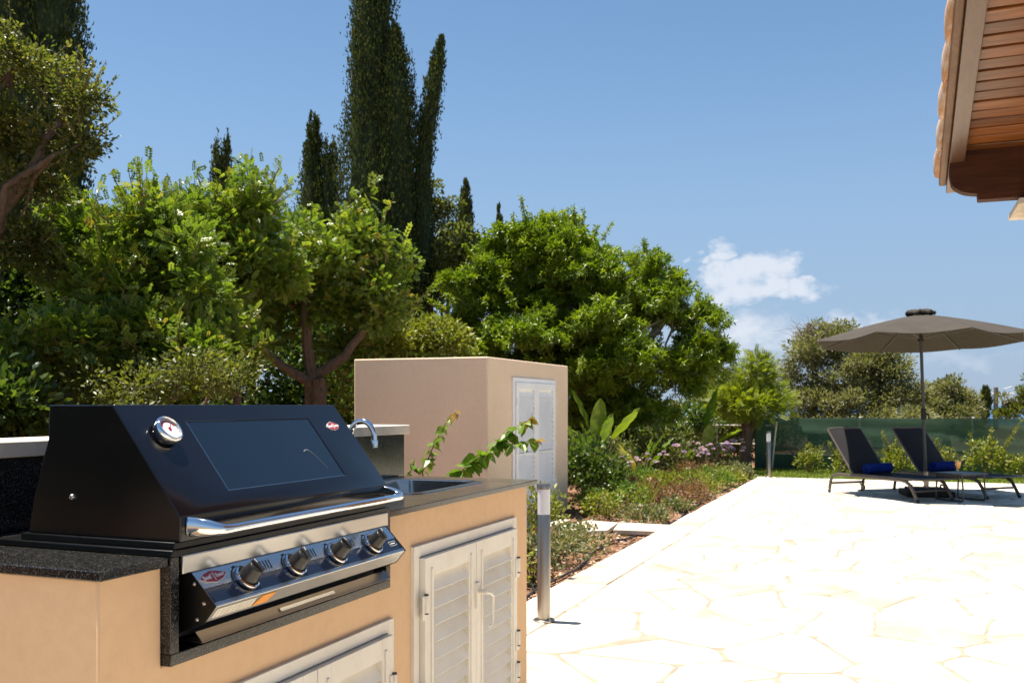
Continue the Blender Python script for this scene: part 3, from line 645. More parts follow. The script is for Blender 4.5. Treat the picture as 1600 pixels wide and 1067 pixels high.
# red badge with white outline and lettering
def text_mesh(body, size, Mx, shear=0, extrude=.0002):
    cu = bpy.data.curves.new('lettering', 'FONT'); cu.body = body; cu.size = size; cu.align_x = 'CENTER'; cu.align_y = 'CENTER'; cu.shear = shear; cu.extrude = extrude; cu.offset = size*.018
    to = bpy.data.objects.new('tmp', cu); COL.objects.link(to); dg = bpy.context.evaluated_depsgraph_get(); me = bpy.data.meshes.new_from_object(to.evaluated_get(dg)); bpy.data.objects.remove(to); me.transform(Mx); return me
def badge(parent, Mx, w, h):
    def hexa(s): return [(-w/2*s, -h*.06*s), (-w*.30*s, h*.30*s), (0, h/2*s), (w*.30*s, h*.30*s), (w/2*s, h*.06*s), (w*.30*s, -h*.30*s), (0, -h/2*s), (-w*.30*s, -h*.34*s)]
    mb = MB(); mb.prism(hexa(1), 0, .0016, 'z', Mx); bd = mb.build('badge', M['white'], parent, .0003, 1)
    mb = MB(); mb.prism(hexa(.93), .0016, .0019, 'z', Mx); mb.build('badge_field', M['red'], bd)
    me = text_mesh('Beef', h*.46, Mx @ Matrix.Translation((-w*.225, -h*.02, .0021)) @ Matrix.Rotation(R(4), 4, 'Z')); me.materials.append(M['white']); link('lettering', me, bd)
    me = text_mesh('Eater', h*.42, Mx @ Matrix.Translation((w*.235, h*.03, .0021)) @ Matrix.Rotation(R(4), 4, 'Z')); me.materials.append(M['white']); link('lettering', me, bd)
    mb = MB(); mb.add([(-w*.035, h*.28, .0022), (-w*.018, h*.28, .0022), (w*.008, -h*.22, .0022), (w*.04, h*.36, .0022), (w*.058, h*.34, .0022), (w*.015, -h*.36, .0022), (-w*.002, -h*.36, .0022)], [(0, 1, 2, 6), (6, 2, 5), (2, 3, 4, 5)], M=Mx); mb.build('badge_emblem', M['white'], bd)
badge(hood, hoodM(.197, 2.197, .0002), .062, .029)
# hood handle: flared chrome brackets and a bar
pts = [(-1.2635, 1.490, .985), (-1.245, 1.494, .985), (-1.222, 1.501, .983), (-1.204, 1.509, .981), (-1.196, 1.518, .980), (-1.194, 1.532, .980)]
rr = [(.007, .019), (.008, .018), (.009, .016), (.009, .012), (.0085, .0095), (.0085, .009)]
pts2 = [(x, 2*1.8725-y, z) for x, y, z in reversed(pts)]
mid = [(-1.194, 1.532+i*(pts2[0][1]-1.532)/8, .980) for i in range(1, 8)]
mb = MB(); mb.tube(pts+mid+pts2, rr+[(.0085, .009)]*7+rr[::-1], 18, up=(0, 0, 1)); mb.build('handle', M['chrome'], hood)
mb = MB(); mb.lathe([(.0, .006), (.004, .0058), (.0062, .003), (.0065, 0)], 16, Matrix.Translation((-1.534, HY0, 1.0345)) @ Matrix.Rotation(R(90), 4, 'X')); mb.build('pivot_bolt', M['steel'], hood)
mb = MB(); e_ = .0011
for ta, tb__, ya_, yb_ in ((t0-e_, t0, wy0-e_, wy1), (t0, t1, wy0-e_, wy0)): mb.add([hp(ta, ya_, .0003), hp(ta, yb_, .0003), hp(tb__, yb_, .0003), hp(tb__, ya_, .0003)], [(0, 1, 2, 3)])
mb.build('window_edge_lines', M['steel'], hood)  # thin pale strips along the window's left and lower edges only
mb = MB(); arc_ = [hp(.125-.055*f*f*1.0+.012*math.sin(f*3.1), 2.0+.055*f, -.0016) for f in [i/8 for i in range(9)]]; mb.tube(arc_, [.0012, .002, .0024, .0016, .001, .0008, .0007, .0006, .0004], 5); mb.build('smear', mat('dried_smear', (.12, .14, .16), .7, 0, 0), hood)
mb = MB(); mb.box(-1.725, -1.268, 1.452, 2.30, .9305, .943); mb.box(-1.668, -1.272, 1.463, 2.284, .943, .9570); mb.build('rim', M['black'], bq, .002)
mb = MB(); mb.box(-1.72, -1.30, 1.495, 2.27, .765, .9302); mb.build('firebox', M['blackdull'], bq)
PY0, PY1 = 1.497, 2.268
mb = MB(); mb.box(-1.285, -1.2665, 1.48, 2.285, .9285, .9302); mb.box(-1.30, -1.2665, 1.48, 2.285, .895, .9282); mb.build('fascia', M['steel'], bq, .0012)
mb = MB(); mb.prism([(-1.262, .8945), (-1.2035, .8335), (-1.2305, .801), (-1.295, .799), (-1.295, .8945)], PY0+.003, PY1-.003, 'y'); pan = mb.build('control_panel', M['steel'], bq, .0016)
for y0_, y1_ in ((PY0, PY0+.0028), (PY1-.0028, PY1)):
    mb = MB(); mb.prism([(-1.262, .8955), (-1.2025, .8335), (-1.23, .800), (-1.30, .772), (-1.30, .8955)], y0_, y1_, 'y'); e = mb.build('end_plate', M['black'], bq, .0006)
    if y0_ == PY0:
        for x, z in ((-1.2545, .874), (-1.231, .838), (-1.2475, .806)):
            mb = MB(); mb.lathe([(0, .003), (.003, .0026), (.0042, 0)], 12, Matrix.Translation((x, PY0, z)) @ Matrix.Rotation(R(90), 4, 'X')); mb.build('screw', M['steel'], e)
pa = Vector((-1.262, 0, .8945)); pb = Vector((-1.2035, 0, .8335)); pd = (pb-pa).normalized(); pn = Vector((-pd.z, 0, pd.x))
if pn.x < 0: pn = -pn
def panM(t, y, h=0):           # local x along the panel, y up the slope, z outwards
    p = pa+pd*t+pn*h; Yv = -pd
    return Matrix(((0, Yv.x, pn.x, p.x), (1, 0, 0, y), (0, Yv.z, pn.z, p.z), (0, 0, 0, 1)))
PL = (pb-pa).length
mb = MB(); mb.box(-.5*(PY1-PY0)+.006, .5*(PY1-PY0)-.006, -.017, .017, .0003, .0008, panM(.058, (PY0+PY1)/2)); mb.build('stripe', M['stripe'], pan)
mb = MB(); mb.box(-.5*(PY1-PY0)+.006, .5*(PY1-PY0)-.006, -.0006, .0006, .0003, .0007, panM(.078, (PY0+PY1)/2)); mb.build('stripe_line', M['ink'], pan)
badge(pan, panM(.019, 1.545, .0002), .086, .030)
for i in range(4):
    y = 1.624+.171*i; K = panM(.044, y)
    mb = MB(); mb.lathe([(.0235, .0), (.0275, .002), (.0295, .006), (.0285, .011), (.025, .0125), (.0225, .009), (.0225, .002)], 36, K); bz = mb.build('knob_bezel', M['chrome'], pan)
    mb = MB(); mb.lathe([(.022, .003), (.0215, .013), (.0185, .024), (.0175, .034), (.0165, .041), (.0145, .0435), (0, .0438)], 32, K); mb.box(-.0052, .0052, -.0165, .0165, .034, .0485, K @ Matrix.Rotation(R(12*(-1)**i), 4, 'Z'))
    kb = mb.build('knob', M['knob'], bq, .0012)
    mb = MB(); mb.box(-.0007, .0007, .006, .0155, .0486, .0490, K @ Matrix.Rotation(R(12*(-1)**i), 4, 'Z')); mb.build('pointer_mark', M['white'], kb)
    mb = MB(); arcplate(mb, .0315, .0345, 112, 200, .0006, K, 10); arcplate(mb, .0325, .0385, 96, 110, .0006, K, 4)
    mb.box(-.005, .006, .0335, .0352, .0004, .0006, K); mb.box(-.044, -.036, -.016, -.0125, .0009, .0011, K); mb.build('dial_print', M['ink'] , pan)
    if i < 3:
        mb = MB(); 
        for j in range(5): mb.box(-.0013, .0013, -.0115, .0115, .0003, .0007, panM(.0225, y+.0855+(j-2)*.0095) @ Matrix.Rotation(R(-14), 4, 'Z'))
        mb.build('vent_slots', M['ink'], pan)
mb = MB(); E_ = panM(.055, 2.232, .0009)
for bx in ((-.017, .017, .006, .0068), (-.017, .017, -.0068, -.006), (-.0178, -.017, -.0068, .0068), (.017, .0178, -.0068, .0068)): mb.box(bx[0], bx[1], bx[2], bx[3], 0, .0003, E_)
mb.box(-.012, .012, -.0012, .0012, 0, .0003, E_); mb.build('panel_emblem', M['label_paper'], pan)
qa = Vector((-1.2035, 0, .8335)); qb = Vector((-1.2305, 0, .801)); qd = (qb-qa).normalized(); qn = Vector((-qd.z, 0, qd.x)); qn = qn if qn.x > 0 else -qn
def lipM(t, y, h=0):
    p = qa+qd*t+qn*h; Yv = -qd; return Matrix(((0, Yv.x, qn.x, p.x), (1, 0, 0, y), (0, Yv.z, qn.z, p.z), (0, 0, 0, 1)))
mb = MB(); mb.prism([(-.062, -.013), (.062, -.013), (.062, .012), (-.062, .012)], .0002, .0005, 'z', lipM(.021, 1.572)); lb = mb.build('label_strip', M['label_paper'], pan)
mb = MB()
for j in range(4):
    for q_ in range(9): mb.box(-.056+q_*.0125, -.056+q_*.0125+.006+.004*((q_*7+j*3) % 3)/2, -.010+j*.0052, -.0085+j*.0052, .0006, .0008, lipM(.021, 1.572))
mb.build('label_print', M['orange'] if False else mat('faded_print', (.42, .33, .24), .6, 0, .1), lb)
mb = MB(); mb.prism([(-.030, -.0145), (.022, -.0145), (.034, .0125), (-.012, .0125)], .0005, .0009, 'z', lipM(.0205, 1.665)); stk = mb.build('sticker', M['orange'], pan)
mb = MB()
for j in range(3): mb.box(-.014+.006*j, .010+.004*j, -.009+j*.0075, -.0075+j*.0075, .001, .0012, lipM(.0205, 1.665))
mb.build('sticker_print', mat('pale_print', (.85, .5, .2), .6, 0, 0), stk)
mb = MB(); mb.prism([(-1.247, .7565), (-1.2455, .758), (-1.2640, .7775), (-1.2655, .7765), (-1.2485, .7583), (-1.30, .7583), (-1.30, .7570)], 1.512, 2.262, 'y'); tray = mb.build('drip_tray', M['steel_dark_refl'], bq, .0004, 1)
mb = MB(); mb.box(-.11, .11, -.0045, .0045, .0005, .0035, Matrix(((0, .69, .724, -1.2548), (1, 0, 0, 1.885), (0, -.724, .69, .7677), (0, 0, 0, 1)))); mb.build('tray_grip', M['steel'], tray, .001)
# ------------------------------------------------------------------ pump shed
sh = thing('garden_shed', 'flat-topped beige plastered shed with white louvred doors behind the counter', 'shed', (-4.44, 9.9, 0), world=True)
mb = MB(); mb.box(-5.2, -3.69, 8.66, 11.16, -.25, 1.69); mb.build('plaster_wall', M['plaster_shed'], sh, .012, 3)
X = -3.69; ya, yb, za, zb = 9.29, 10.64, .06, 1.505; fw = .05
mb = MB()
for bx in ((ya, ya+fw, za, zb), (yb-fw, yb, za, zb), (ya+fw, yb-fw, zb-fw, zb), (ya+fw, yb-fw, za, za+fw)): mb.box(X-.02, X+.02, bx[0], bx[1], bx[2], bx[3])
M['shutter_cool'] = mat('white_painted_shutter', (.84, .835, .82), .5, 0, .05, 5)
mb.build('door_frame', M['shutter_cool'], sh, .002)
ym = (ya+yb)/2
for a_, b_ in ((ya+fw+.004, ym-.002), (ym+.002, yb-fw-.004)):
    mb = MB(); t = .03; Xd = X+.035; stl = .07; zmid = .70
    for bx in ((a_, a_+stl, za+fw, zb-fw), (b_-stl, b_, za+fw, zb-fw), (a_+stl, b_-stl, za+fw, za+fw+.07), (a_+stl, b_-stl, zb-fw-.07, zb-fw), (a_+stl, b_-stl, zmid-.006, zmid+.006)): mb.box(Xd-t, Xd, bx[0], bx[1], bx[2], bx[3])
    lf = mb.build('door', M['shutter_cool'], sh, .002)
    mb = MB(); mb.box(X+.002, X+.006, a_+.01, b_-.01, za+fw+.01, zb-fw-.01); mb.build('door_backing', M['shutter_cool'], lf)
    mb2 = MB(); pr = [(-.012, .03), (.014, -.03), (.018, -.03), (-.008, .03)]; mb2.prism(pr, -(b_-a_-2*stl)/2-.002, (b_-a_-2*stl)/2+.002, 'y'); me = mb2.mesh('slat'); me.materials.append(M['shutter_cool'])
    z = za+fw+.07+.027
    while z < zb-fw-.09:
        if abs(z-zmid) > .01: piece('slat', me, lf, (Xd-t*.75, (a_+b_)/2, z))
        z += .0535
    ye = a_+.004 if a_ < ym-.1 else b_-.004
    for z in (.35, .75, 1.25):
        mb = MB(); mb.lathe([(.008, -.04), (.008, .04)], 10, Matrix.Translation((Xd+.006, ye, z))); mb.build('hinge', M['shutter_cool'], lf)
# ------------------------------------------------------------------ porch roof (slopes down away from the camera)
SLP = .155; ROT = R(-.65)
rf = thing('porch_roof', 'low-pitched porch roof with clay verge tiles and stained plank soffit', 'roof', (.221, 6.1, 0), ROT)
pit = math.atan(SLP)
def zr(y): return 2.471-SLP*y                  # underside of the barge beam; local y = 0 at the lower roof edge
def sloped(mb, x0, x1, y0, y1, dz0, dz1):
    V = [(x, y, zr(y)+dz) for dz in (dz0, dz1) for x, y in ((x0, y0), (x1, y0), (x1, y1), (x0, y1))]
    mb.add(V, [(3,2,1,0),(4,5,6,7),(0,1,5,4),(1,2,6,5),(2,3,7,6),(3,0,4,7)])
mb = MB(); sloped(mb, .068, .145, -5.4, .08, 0, .125); mb.build('barge_beam', M['barge'], rf, .003)
mb = MB(); sloped(mb, .028, .066, -5.4, .02, .020, .13); mb.build('fascia_board', M['fascia'], rf, .008)
mb = MB(); sloped(mb, .03, 3.6, -5.4, -.03, .131, .16); mb.build('roof_deck', M['fascia'], rf)
pm = MB(); pm.box(.1455, 3.6, -.0455, .0455, 0, .02); pme = pm.mesh('soffit_plank'); pme.materials.append(M['plank'])
for i in range(48):
    y = -.34-.104*(i+.5); o = piece('soffit_plank', pme, rf, (0, y, zr(y)+.060+.002*math.sin(i*2.3)), (-pit, 0, 0))
    b = o.modifiers.new('bevel', 'BEVEL'); b.width = .004; b.segments = 1
# barrel tiles: verge column plus two more courses
def tile_mesh(r0, r1, L, th, a0, a1, n=12):
    mb = MB(); V = []; ns = 5
    for i in range(ns+1):
        f = i/ns; r = r0+(r1-r0)*f+.011*math.sin(math.pi*min(1, f*1.1))
        for rr_ in (r, r-th):
            for k in range(n+1):
                a = R(a0+(a1-a0)*k/n); V.append((rr_*math.cos(a), -L*f, rr_*math.sin(a)))
    m = n+1; F = []
    for i in range(ns):
        b = 2*m*i
        for k in range(n): F += [(b+k, b+k+1, b+2*m+k+1, b+2*m+k), (b+m+k, b+3*m+k, b+3*m+k+1, b+m+k+1)]
        F += [(b, b+2*m, b+3*m, b+m), (b+n, b+m+n, b+3*m+n, b+2*m+n)]
    e = 2*m*ns
    for k in range(n): F += [(k, m+k, m+k+1, k+1), (e+k, e+k+1, e+m+k+1, e+m+k)]
    mb.add(V, F, True); me = mb.mesh('roof_tile'); me.materials.append(M['tile']); 
    return me
tme = tile_mesh(.112, .092, .44, .018, -6, 205)
rt = random.Random(3)
for c in range(4):
    for i in range(14):
        y = -.388*i; piece('roof_tile', tme, rf, (.112+.235*c+rt.uniform(-.004, .004), y+rt.uniform(-.01, .01), zr(y)+.10+(.06 if c else 0)+.012), (-pit+R(3.2), rt.uniform(-.02, .02), rt.uniform(-.008, .008)))
mb = MB(); sloped(mb, .014, .060, -5.4, .01, .062, .165); mb.build('mortar_bed', M['tile'], rf, .01)
pr = [(.292, 2.652), (.292, 2.533), (.2885, 2.472), (.299, 2.416), (.311, 2.398), (.325, 2.386), (.345, 2.373), (.365, 2.364), (.395, 2.357), (.428, 2.353), (.431, 2.319), (3.8, 2.30), (3.8, 2.652)]
mb = MB(); mb.prism([(x-.221, z) for x, z in pr], 5.72-6.1, 5.81-6.1, 'y'); mb.build('carved_purlin', M['purlin'], rf, .003)
# stone pillar carrying the purlin
pl = thing('stone_pillar', 'stone-clad pillar under the porch roof at the right picture edge', 'pillar', (.915, 5.9, 0))
mb = MB(); mb.box(-.205, .205, -.16, .19, 0, 2.27); mb.build('core', M['mortar'], pl)
M['clad'] = mat('sandstone_cladding', (.45, .27, .16), .9, 0, .25, 6, .5, 40, .01)
z = .0; rs = random.Random(5); row = 0
while z < 2.2:
    hgt = min(rs.uniform(.13, .22), 2.25-z)
    for (ax_, s0, s1, off, sg) in (('y', -.18, .21, -.205, -1), ('x', -.225, .225, -.16, -1), ('x', -.225, .225, .19, 1)):
        cut = rs.uniform(.35, .65); L = s1-s0
        for q0, q1 in ((s0, s0+L*cut), (s0+L*cut, s1)):
            mb = MB(); dpt = rs.uniform(.012, .022); g = .006
            a, b_ = (off-dpt, off) if sg < 0 else (off, off+dpt)
            if ax_ == 'y': mb.box(a, b_+.01, q0+g, q1-g, z+g, z+hgt-g)
            else: mb.box(q0+g, q1-g, a, b_, z+g, z+hgt-g)
            mb.build('cladding_stone', M['clad'], pl, .006)
    z += hgt; row += 1
mb = MB(); mb.box(-.30, .30, -.24, .26, 2.272, 2.305); mb.build('pillar_cap', M['capstone'], pl, .004)
mb = MB(); mb.box(-.265, -.16, -.235, -.19, 2.305, 2.43); mb.build('cap_block', M['capstone'], pl, .004)
# ------------------------------------------------------------------ bollard lamps
def bollard(loc, label):
    t = thing('bollard_lamp', label, 'bollard lamp', loc, 0, 'steel bollard lamps along the terrace edge')
    mb = MB(); mb.lathe([(.062, 0), (.062, .008), (.058, .012), (.04, .012)], 36); bp = mb.build('base_plate', M['steel_post'], t)
    for k in range(3):
        m2 = MB(); m2.lathe([(.006, .012), (.006, .016), (0, .018)], 8, Matrix.Translation((.051*math.cos(k*2.1-.5), .051*math.sin(k*2.1-.5), 0))); m2.build('bolt', M['steel'], bp)
    mb = MB(); mb.lathe([(.0375, .012), (.0375, .598), (.0365, .60)], 36); mb.build('post', M['steel_post'], t)
    mb = MB(); mb.lathe([(.0355, .60), (.0355, .742)], 36); mb.build('diffuser', M['frost'], t)
    mb = MB(); mb.lathe([(.0385, .742), (.0385, .768), (.037, .772), (0, .773)], 36); mb.build('cap', M['steel_post'], t); return t
bollard((-1.83, 5.10, .002), 'near steel bollard lamp beside the right end of the kitchen counter')
bollard((-1.93, 16.5, .002), 'far steel bollard lamp in front of the green net fence')
# ------------------------------------------------------------------ sun loungers
LA = math.atan2(-.705, .7095)
def lounger(loc, label):
    t = thing('sun_lounger', label, 'sun lounger', loc, LA, 'taupe sun loungers under the parasol')
    Wd = .59; zt = .262
    for y in (0.0, Wd):
        pts = [(0, y, .012), (.008, y, .08), (.025, y, .16), (.06, y, .225), (.12, y, .256), (.2, y, zt), (.6, y, zt), (1.0, y, zt), (1.28, y, zt), (1.37, y, .25), (1.43, y, .215), (1.48, y, .15), (1.525, y, .075), (1.56, y, .012)]
        mb = MB(); mb.tube(pts, [(.017, .024)]*len(pts), 10); mb.build('side_frame', M['lounger'], t)
        for x in (0, 1.56):
            mb = MB(); mb.lathe([(.02, 0), (.021, .02), (.019, .035)], 10, Matrix.Translation((x, y, 0)), False); mb.build('foot', M['blackdull'], t)
    for x, z in ((.018, .13), (1.49, .13)):
        mb = MB(); mb.tube([(x, 0, z), (x, Wd, z)], .015, 8); mb.build('crossbar', M['lounger'], t)
    for x in (.48, 1.3):
        mb = MB(); mb.tube([(x, 0, zt), (x, Wd, zt)], .012, 8); mb.build('crossbar', M['lounger'], t)
    mb = MB(); mb.lathe([(.03, -.012), (.034, -.008), (.034, .008), (.03, .012)], 20, Matrix.Translation((.075, Wd-.05, .055)) @ Matrix.Rotation(R(90), 4, 'X')); wh = mb.build('wheel', M['lounger'], t)
    mb = MB(); mb.tube([(.012, Wd-.05, .11), (.075, Wd-.05, .055)], .008, 6); mb.build('wheel_bracket', M['lounger'], wh)
    # seat: slightly sagging sling between the rails
    def sling(name, p0, p1, w0, w1, sag, nx=10, ny=8, thick=.006):
        p0 = Vector(p0); p1 = Vector(p1); d = (p1-p0); nrm = Vector((-d.z, 0, d.x)).normalized(); V = []
        for h in (0, -thick):
            for i in range(nx+1):
                for j in range(ny+1):
                    a = i/nx; b = j/ny; p = p0+d*a; y = w0+(w1-w0)*b; s = sag*(1-(2*b-1)**2)*(1-(2*a-1)**4)
                    V.append((p.x-nrm.x*(s-h), y, p.z-nrm.z*(s-h)))
        m = (nx+1)*(ny+1); q = lambda i, j, k=0: k*m+i*(ny+1)+j; F = []
        for i in range(nx):
            for j in range(ny): F += [(q(i, j), q(i+1, j), q(i+1, j+1), q(i, j+1)), (q(i, j, 1), q(i, j+1, 1), q(i+1, j+1, 1), q(i+1, j, 1))]
        for i in range(nx): F += [(q(i, 0), q(i, 0, 1), q(i+1, 0, 1), q(i+1, 0)), (q(i, ny), q(i+1, ny), q(i+1, ny, 1), q(i, ny, 1))]
        for j in range(ny): F += [(q(0, j), q(0, j+1), q(0, j+1, 1), q(0, j, 1)), (q(nx, j), q(nx, j, 1), q(nx, j+1, 1), q(nx, j+1))]
        mb = MB(); mb.add(V, F, True); return mb.build(name, M['sling'], t)
    sling('seat', (.46, 0, .285), (1.63, 0, .287), .012, Wd-.012, .018)
    for y in (.0, Wd):
        mb = MB(); mb.tube([(.45, y, .281), (1.62, y, .283)], .013, 8); mb.build('seat_rail', M['lounger'], t)
    mb = MB(); mb.tube([(1.63, 0, .285), (1.645, .06, .287), (1.65, Wd/2, .288), (1.645, Wd-.06, .287), (1.63, Wd, .285)], .013, 8); mb.build('seat_end', M['lounger'], t)
    bk = sling('backrest', (.45, 0, .285), (-.035, 0, .872), .014, Wd-.014, .025)
    for y in (0.0, Wd):
        mb = MB(); mb.tube([(.46, y, .27), (.25, y, .525), (-.04, y, .874)], .014, 8); mb.build('back_frame', M['lounger'], t)
    mb = MB(); mb.tube([(-.04, 0, .872), (-.052, .12, .884), (-.056, Wd/2, .888), (-.052, Wd-.12, .884), (-.04, Wd, .872)], [(.014, .016)]*5, 8); mb.build('back_top_bar', M['lounger'], t)
    dd = Vector((-.485, 0, .587)).normalized(); nn = Vector((dd.z, 0, -dd.x)); p = Vector((.45, 0, .285))+dd*.70
    mb = MB(); mb.add([tuple(p+Vector((0, Wd/2-.01+.028*math.cos(a)*(1+.25*math.sin(2*a)), 0))+dd*(.014*math.sin(a))-nn*-.004) for a in [2*math.pi*k/14 for k in range(14)]], [tuple(range(14))]); mb.build('maker_mark', M['white'], bk)
    for y in (.03, Wd-.03):
        mb = MB(); mb.tube([(.19, y, .585), (.205, y, .42), (.17, y, .262)], .009, 6); mb.build('back_strut', M['lounger'], t)
    return t
L1P = Vector((-.82, 14.05, .002)); L2P = Vector((.02, 14.81, .002))
lounger(L1P, 'left sun lounger with raised back, nearer the camera, holding a blue towel')
lounger(L2P, 'right sun lounger with raised back, behind the parasol pole and side table')
def towel(base, s, y, label, L=.45):
    t = thing('rolled_towel', label, 'towel', base+Matrix.Rotation(LA, 3, 'Z') @ Vector((s, y, .285)), LA+R(4), 'rolled blue towels on the loungers')
    mb = MB(); sp = []; n = 60
    for k in range(n+1):
        a = k/n*2*math.pi*3.2; r = .018+.056*(k/n); sp.append((r*math.cos(a), r*math.sin(a)+.073, r))
    ring = [(x, z) for x, z, r in sp]; th = .012
    V = []; 
    for yy in (-L/2, L/2):
        for x, z in ring: V.append((x, yy+.006*math.sin(x*60), z))
    for yy in (-L/2, L/2):
        for x, z in ring:
            q = Vector((x, z-.073)); q = q.normalized()*(q.length-th) if q.length > th else q; V.append((q.x, yy+.006*math.sin(x*60), q.y+.073))
    m = n+1; F = []
    for k in range(n): F += [(k, k+1, m+k+1, m+k), (2*m+k, 3*m+k, 3*m+k+1, 2*m+k+1), (k, 2*m+k, 2*m+k+1, k+1), (m+k, m+k+1, 3*m+k+1, 3*m+k)]
    F += [(0, m, 3*m, 2*m), (n, 2*m+n, 3*m+n, m+n)]
    mb.add(V, F, True); mb.build('rolled_cloth', M['towel'], t, recalc=True)
    return t
towel(L1P, .56, .33, 'blue rolled towel on the left sun lounger'); towel(L2P, .56, .33, 'blue rolled towel on the right sun lounger behind the parasol pole')
# ------------------------------------------------------------------ side table and drink
tb = thing('side_table', 'low dark side table between the loungers with an orange drink on it', 'side table', (.80, 13.46, .002), LA)
mb = MB(); mb.box(-.23, .23, -.22, .22, .335, .352); mb.build('table_top', M['lounger'], tb, .006)
for y in (-.19, .19):
    mb = MB(); mb.tube([(-.19, y, .335), (-.205, y, .18), (-.21, y, .03), (-.19, y, .012), (.19, y, .012), (.21, y, .03), (.205, y, .18), (.19, y, .335)], .011, 8); mb.build('leg', M['pole'], tb)
gl = thing('juice_glass', 'tall glass of orange drink on the low side table', 'glass', (.77, 13.42, .3555), 0)
mb = MB(); mb.lathe([(.0, 0), (.028, 0), (.029, .006), (.010, .016), (.009, .03), (.022, .05), (.034, .10), (.038, .16), (.0365, .16), (.0325, .10), (.0205, .052), (0, .04)], 24); mb.build('goblet', M['glass'], gl, recalc=True)
mb = MB(); mb.lathe([(0, .042), (.020, .053), (.032, .10), (.0355, .145), (0, .145)], 24); mb.build('drink', M['juice'], gl)
mb = MB(); mb.lathe([(.022, -.003), (.022, .003)], 20, Matrix.Translation((.036, 0, .168)) @ Matrix.Rotation(R(75), 4, 'Y'), False); mb.tube([(-.01, .0, .06), (.0, .01, .20)], .0025, 6); mb.build('garnish', M['juice'], gl)
# ------------------------------------------------------------------ parasol
ps = thing('parasol', 'open taupe parasol leaning slightly above the two loungers', 'parasol', (.42, 14.05, .002), R(10))
lean = Vector((-.075/2.4, 0.01, 1))
def pp(x, y, z): return (x+lean.x*z, y+lean.y*z, z-(.048*y-.012*x if z > 1.7 else 0))
mb = MB(); mb.box(-.30, .30, -.30, .30, .0, .075); mb.box(-.24, .24, -.24, .24, .075, .10); ba = mb.build('base', M['blackdull'], ps, .015)
mb = MB(); mb.lathe([(.04, .1), (.04, .12), (.03, .125), (.03, .32)], 20); mb.build('socket', M['steel_post'], ba)
for sgn in (-1, 1):
    mb = MB(); mb.tube([(.2*sgn, -.1, .1), (.2*sgn, -.09, .14), (.2*sgn, .09, .14), (.2*sgn, .1, .1)], .01, 8); mb.build('carry_grip', M['blackdull'], ba)
mb = MB(); mb.tube([pp(0, 0, .14), pp(0, 0, 1.2), pp(0, 0, 2.44)], .021, 16); mb.build('pole', M['pole'], ps)
mb = MB(); mb.tube([pp(0, 0, 1.02), pp(0, 0, 1.17)], [.034, .034], 14); mb.tube([pp(0, 0, 1.09), pp(.06, -.02, 1.09)], .012, 8); mb.tube([pp(.06, -.02, 1.09), pp(.06, -.02, 1.02)], .009, 8); mb.build('crank_box', M['blackdull'], ps)
NR = 8; CR = 1.42; zc = 2.43; zrim = 2.075; A0 = R(22-10)
def cp(k, f, s=0):           # point on the canopy: rib index (float) and fraction of radius
    a = A0+2*math.pi*k/NR; kk = k-math.floor(k); flat = math.cos(math.pi/NR)/math.cos((kk-.5)*2*math.pi/NR)
    r = CR*f*flat; sc_ = 1-.05*f*math.sin(math.pi*kk)
    z = zc-(zc-zrim)*(f**1.25)+.035*f*math.sin(math.pi*kk)*(-1)*f+s; return pp(r*sc_*math.cos(a), r*sc_*math.sin(a), z)
for k in range(NR):
    mb = MB(); nu, nf = 8, 10; V = [cp(k+(u/nu)*.9999, .03+.97*f/nf, s) for s in (0, -.004) for f in range(nf+1) for u in range(nu+1)]
    m = (nu+1)*(nf+1); q = lambda f, u, s=0: s*m+f*(nu+1)+u; F = []
    for f in range(nf):
        for u in range(nu): F += [(q(f, u), q(f+1, u), q(f+1, u+1), q(f, u+1)), (q(f, u, 1), q(f, u+1, 1), q(f+1, u+1, 1), q(f+1, u, 1))]
    F += [(q(nf, u), q(nf, u, 1), q(nf, u+1, 1), q(nf, u+1)) for u in range(nu)]
    mb.add(V, F, True); mb.build('canopy_panel', M['canopy'], ps, recalc=False)
    mb = MB(); mb.tube([cp(k, .05, -.02), cp(k, .5, -.02), cp(k, .99, -.016)], .008, 6); mb.build('rib', M['lounger'], ps)
    h0 = Vector(pp(0, 0, 2.10)); mb = MB(); mb.tube([h0, cp(k, .52, -.026)], .007, 6); mb.build('strut', M['lounger'], ps)
mb = MB(); mb.tube([pp(0, 0, 2.07), pp(0, 0, 2.13)], .04, 14); mb.build('runner', M['blackdull'], ps)
mb = MB(); rc_ = random.Random(8); rings = []
for z, r in ((2.418, .175), (2.445, .19), (2.468, .18), (2.485, .12), (2.492, .05)):
    ring = []
    for k in range(32):
        a = 2*math.pi*k/32; w = 1+.06*math.sin(5*a+z*9)+.04*math.sin(11*a); ring.append(pp(r*w*math.cos(a), r*w*math.sin(a), z+.010*math.sin(7*a+1)+.006*math.sin(13*a)))
    rings.append(ring)
mb.loft(rings, True, False, True); mb.build('top_vent', M['canopy'], ps)
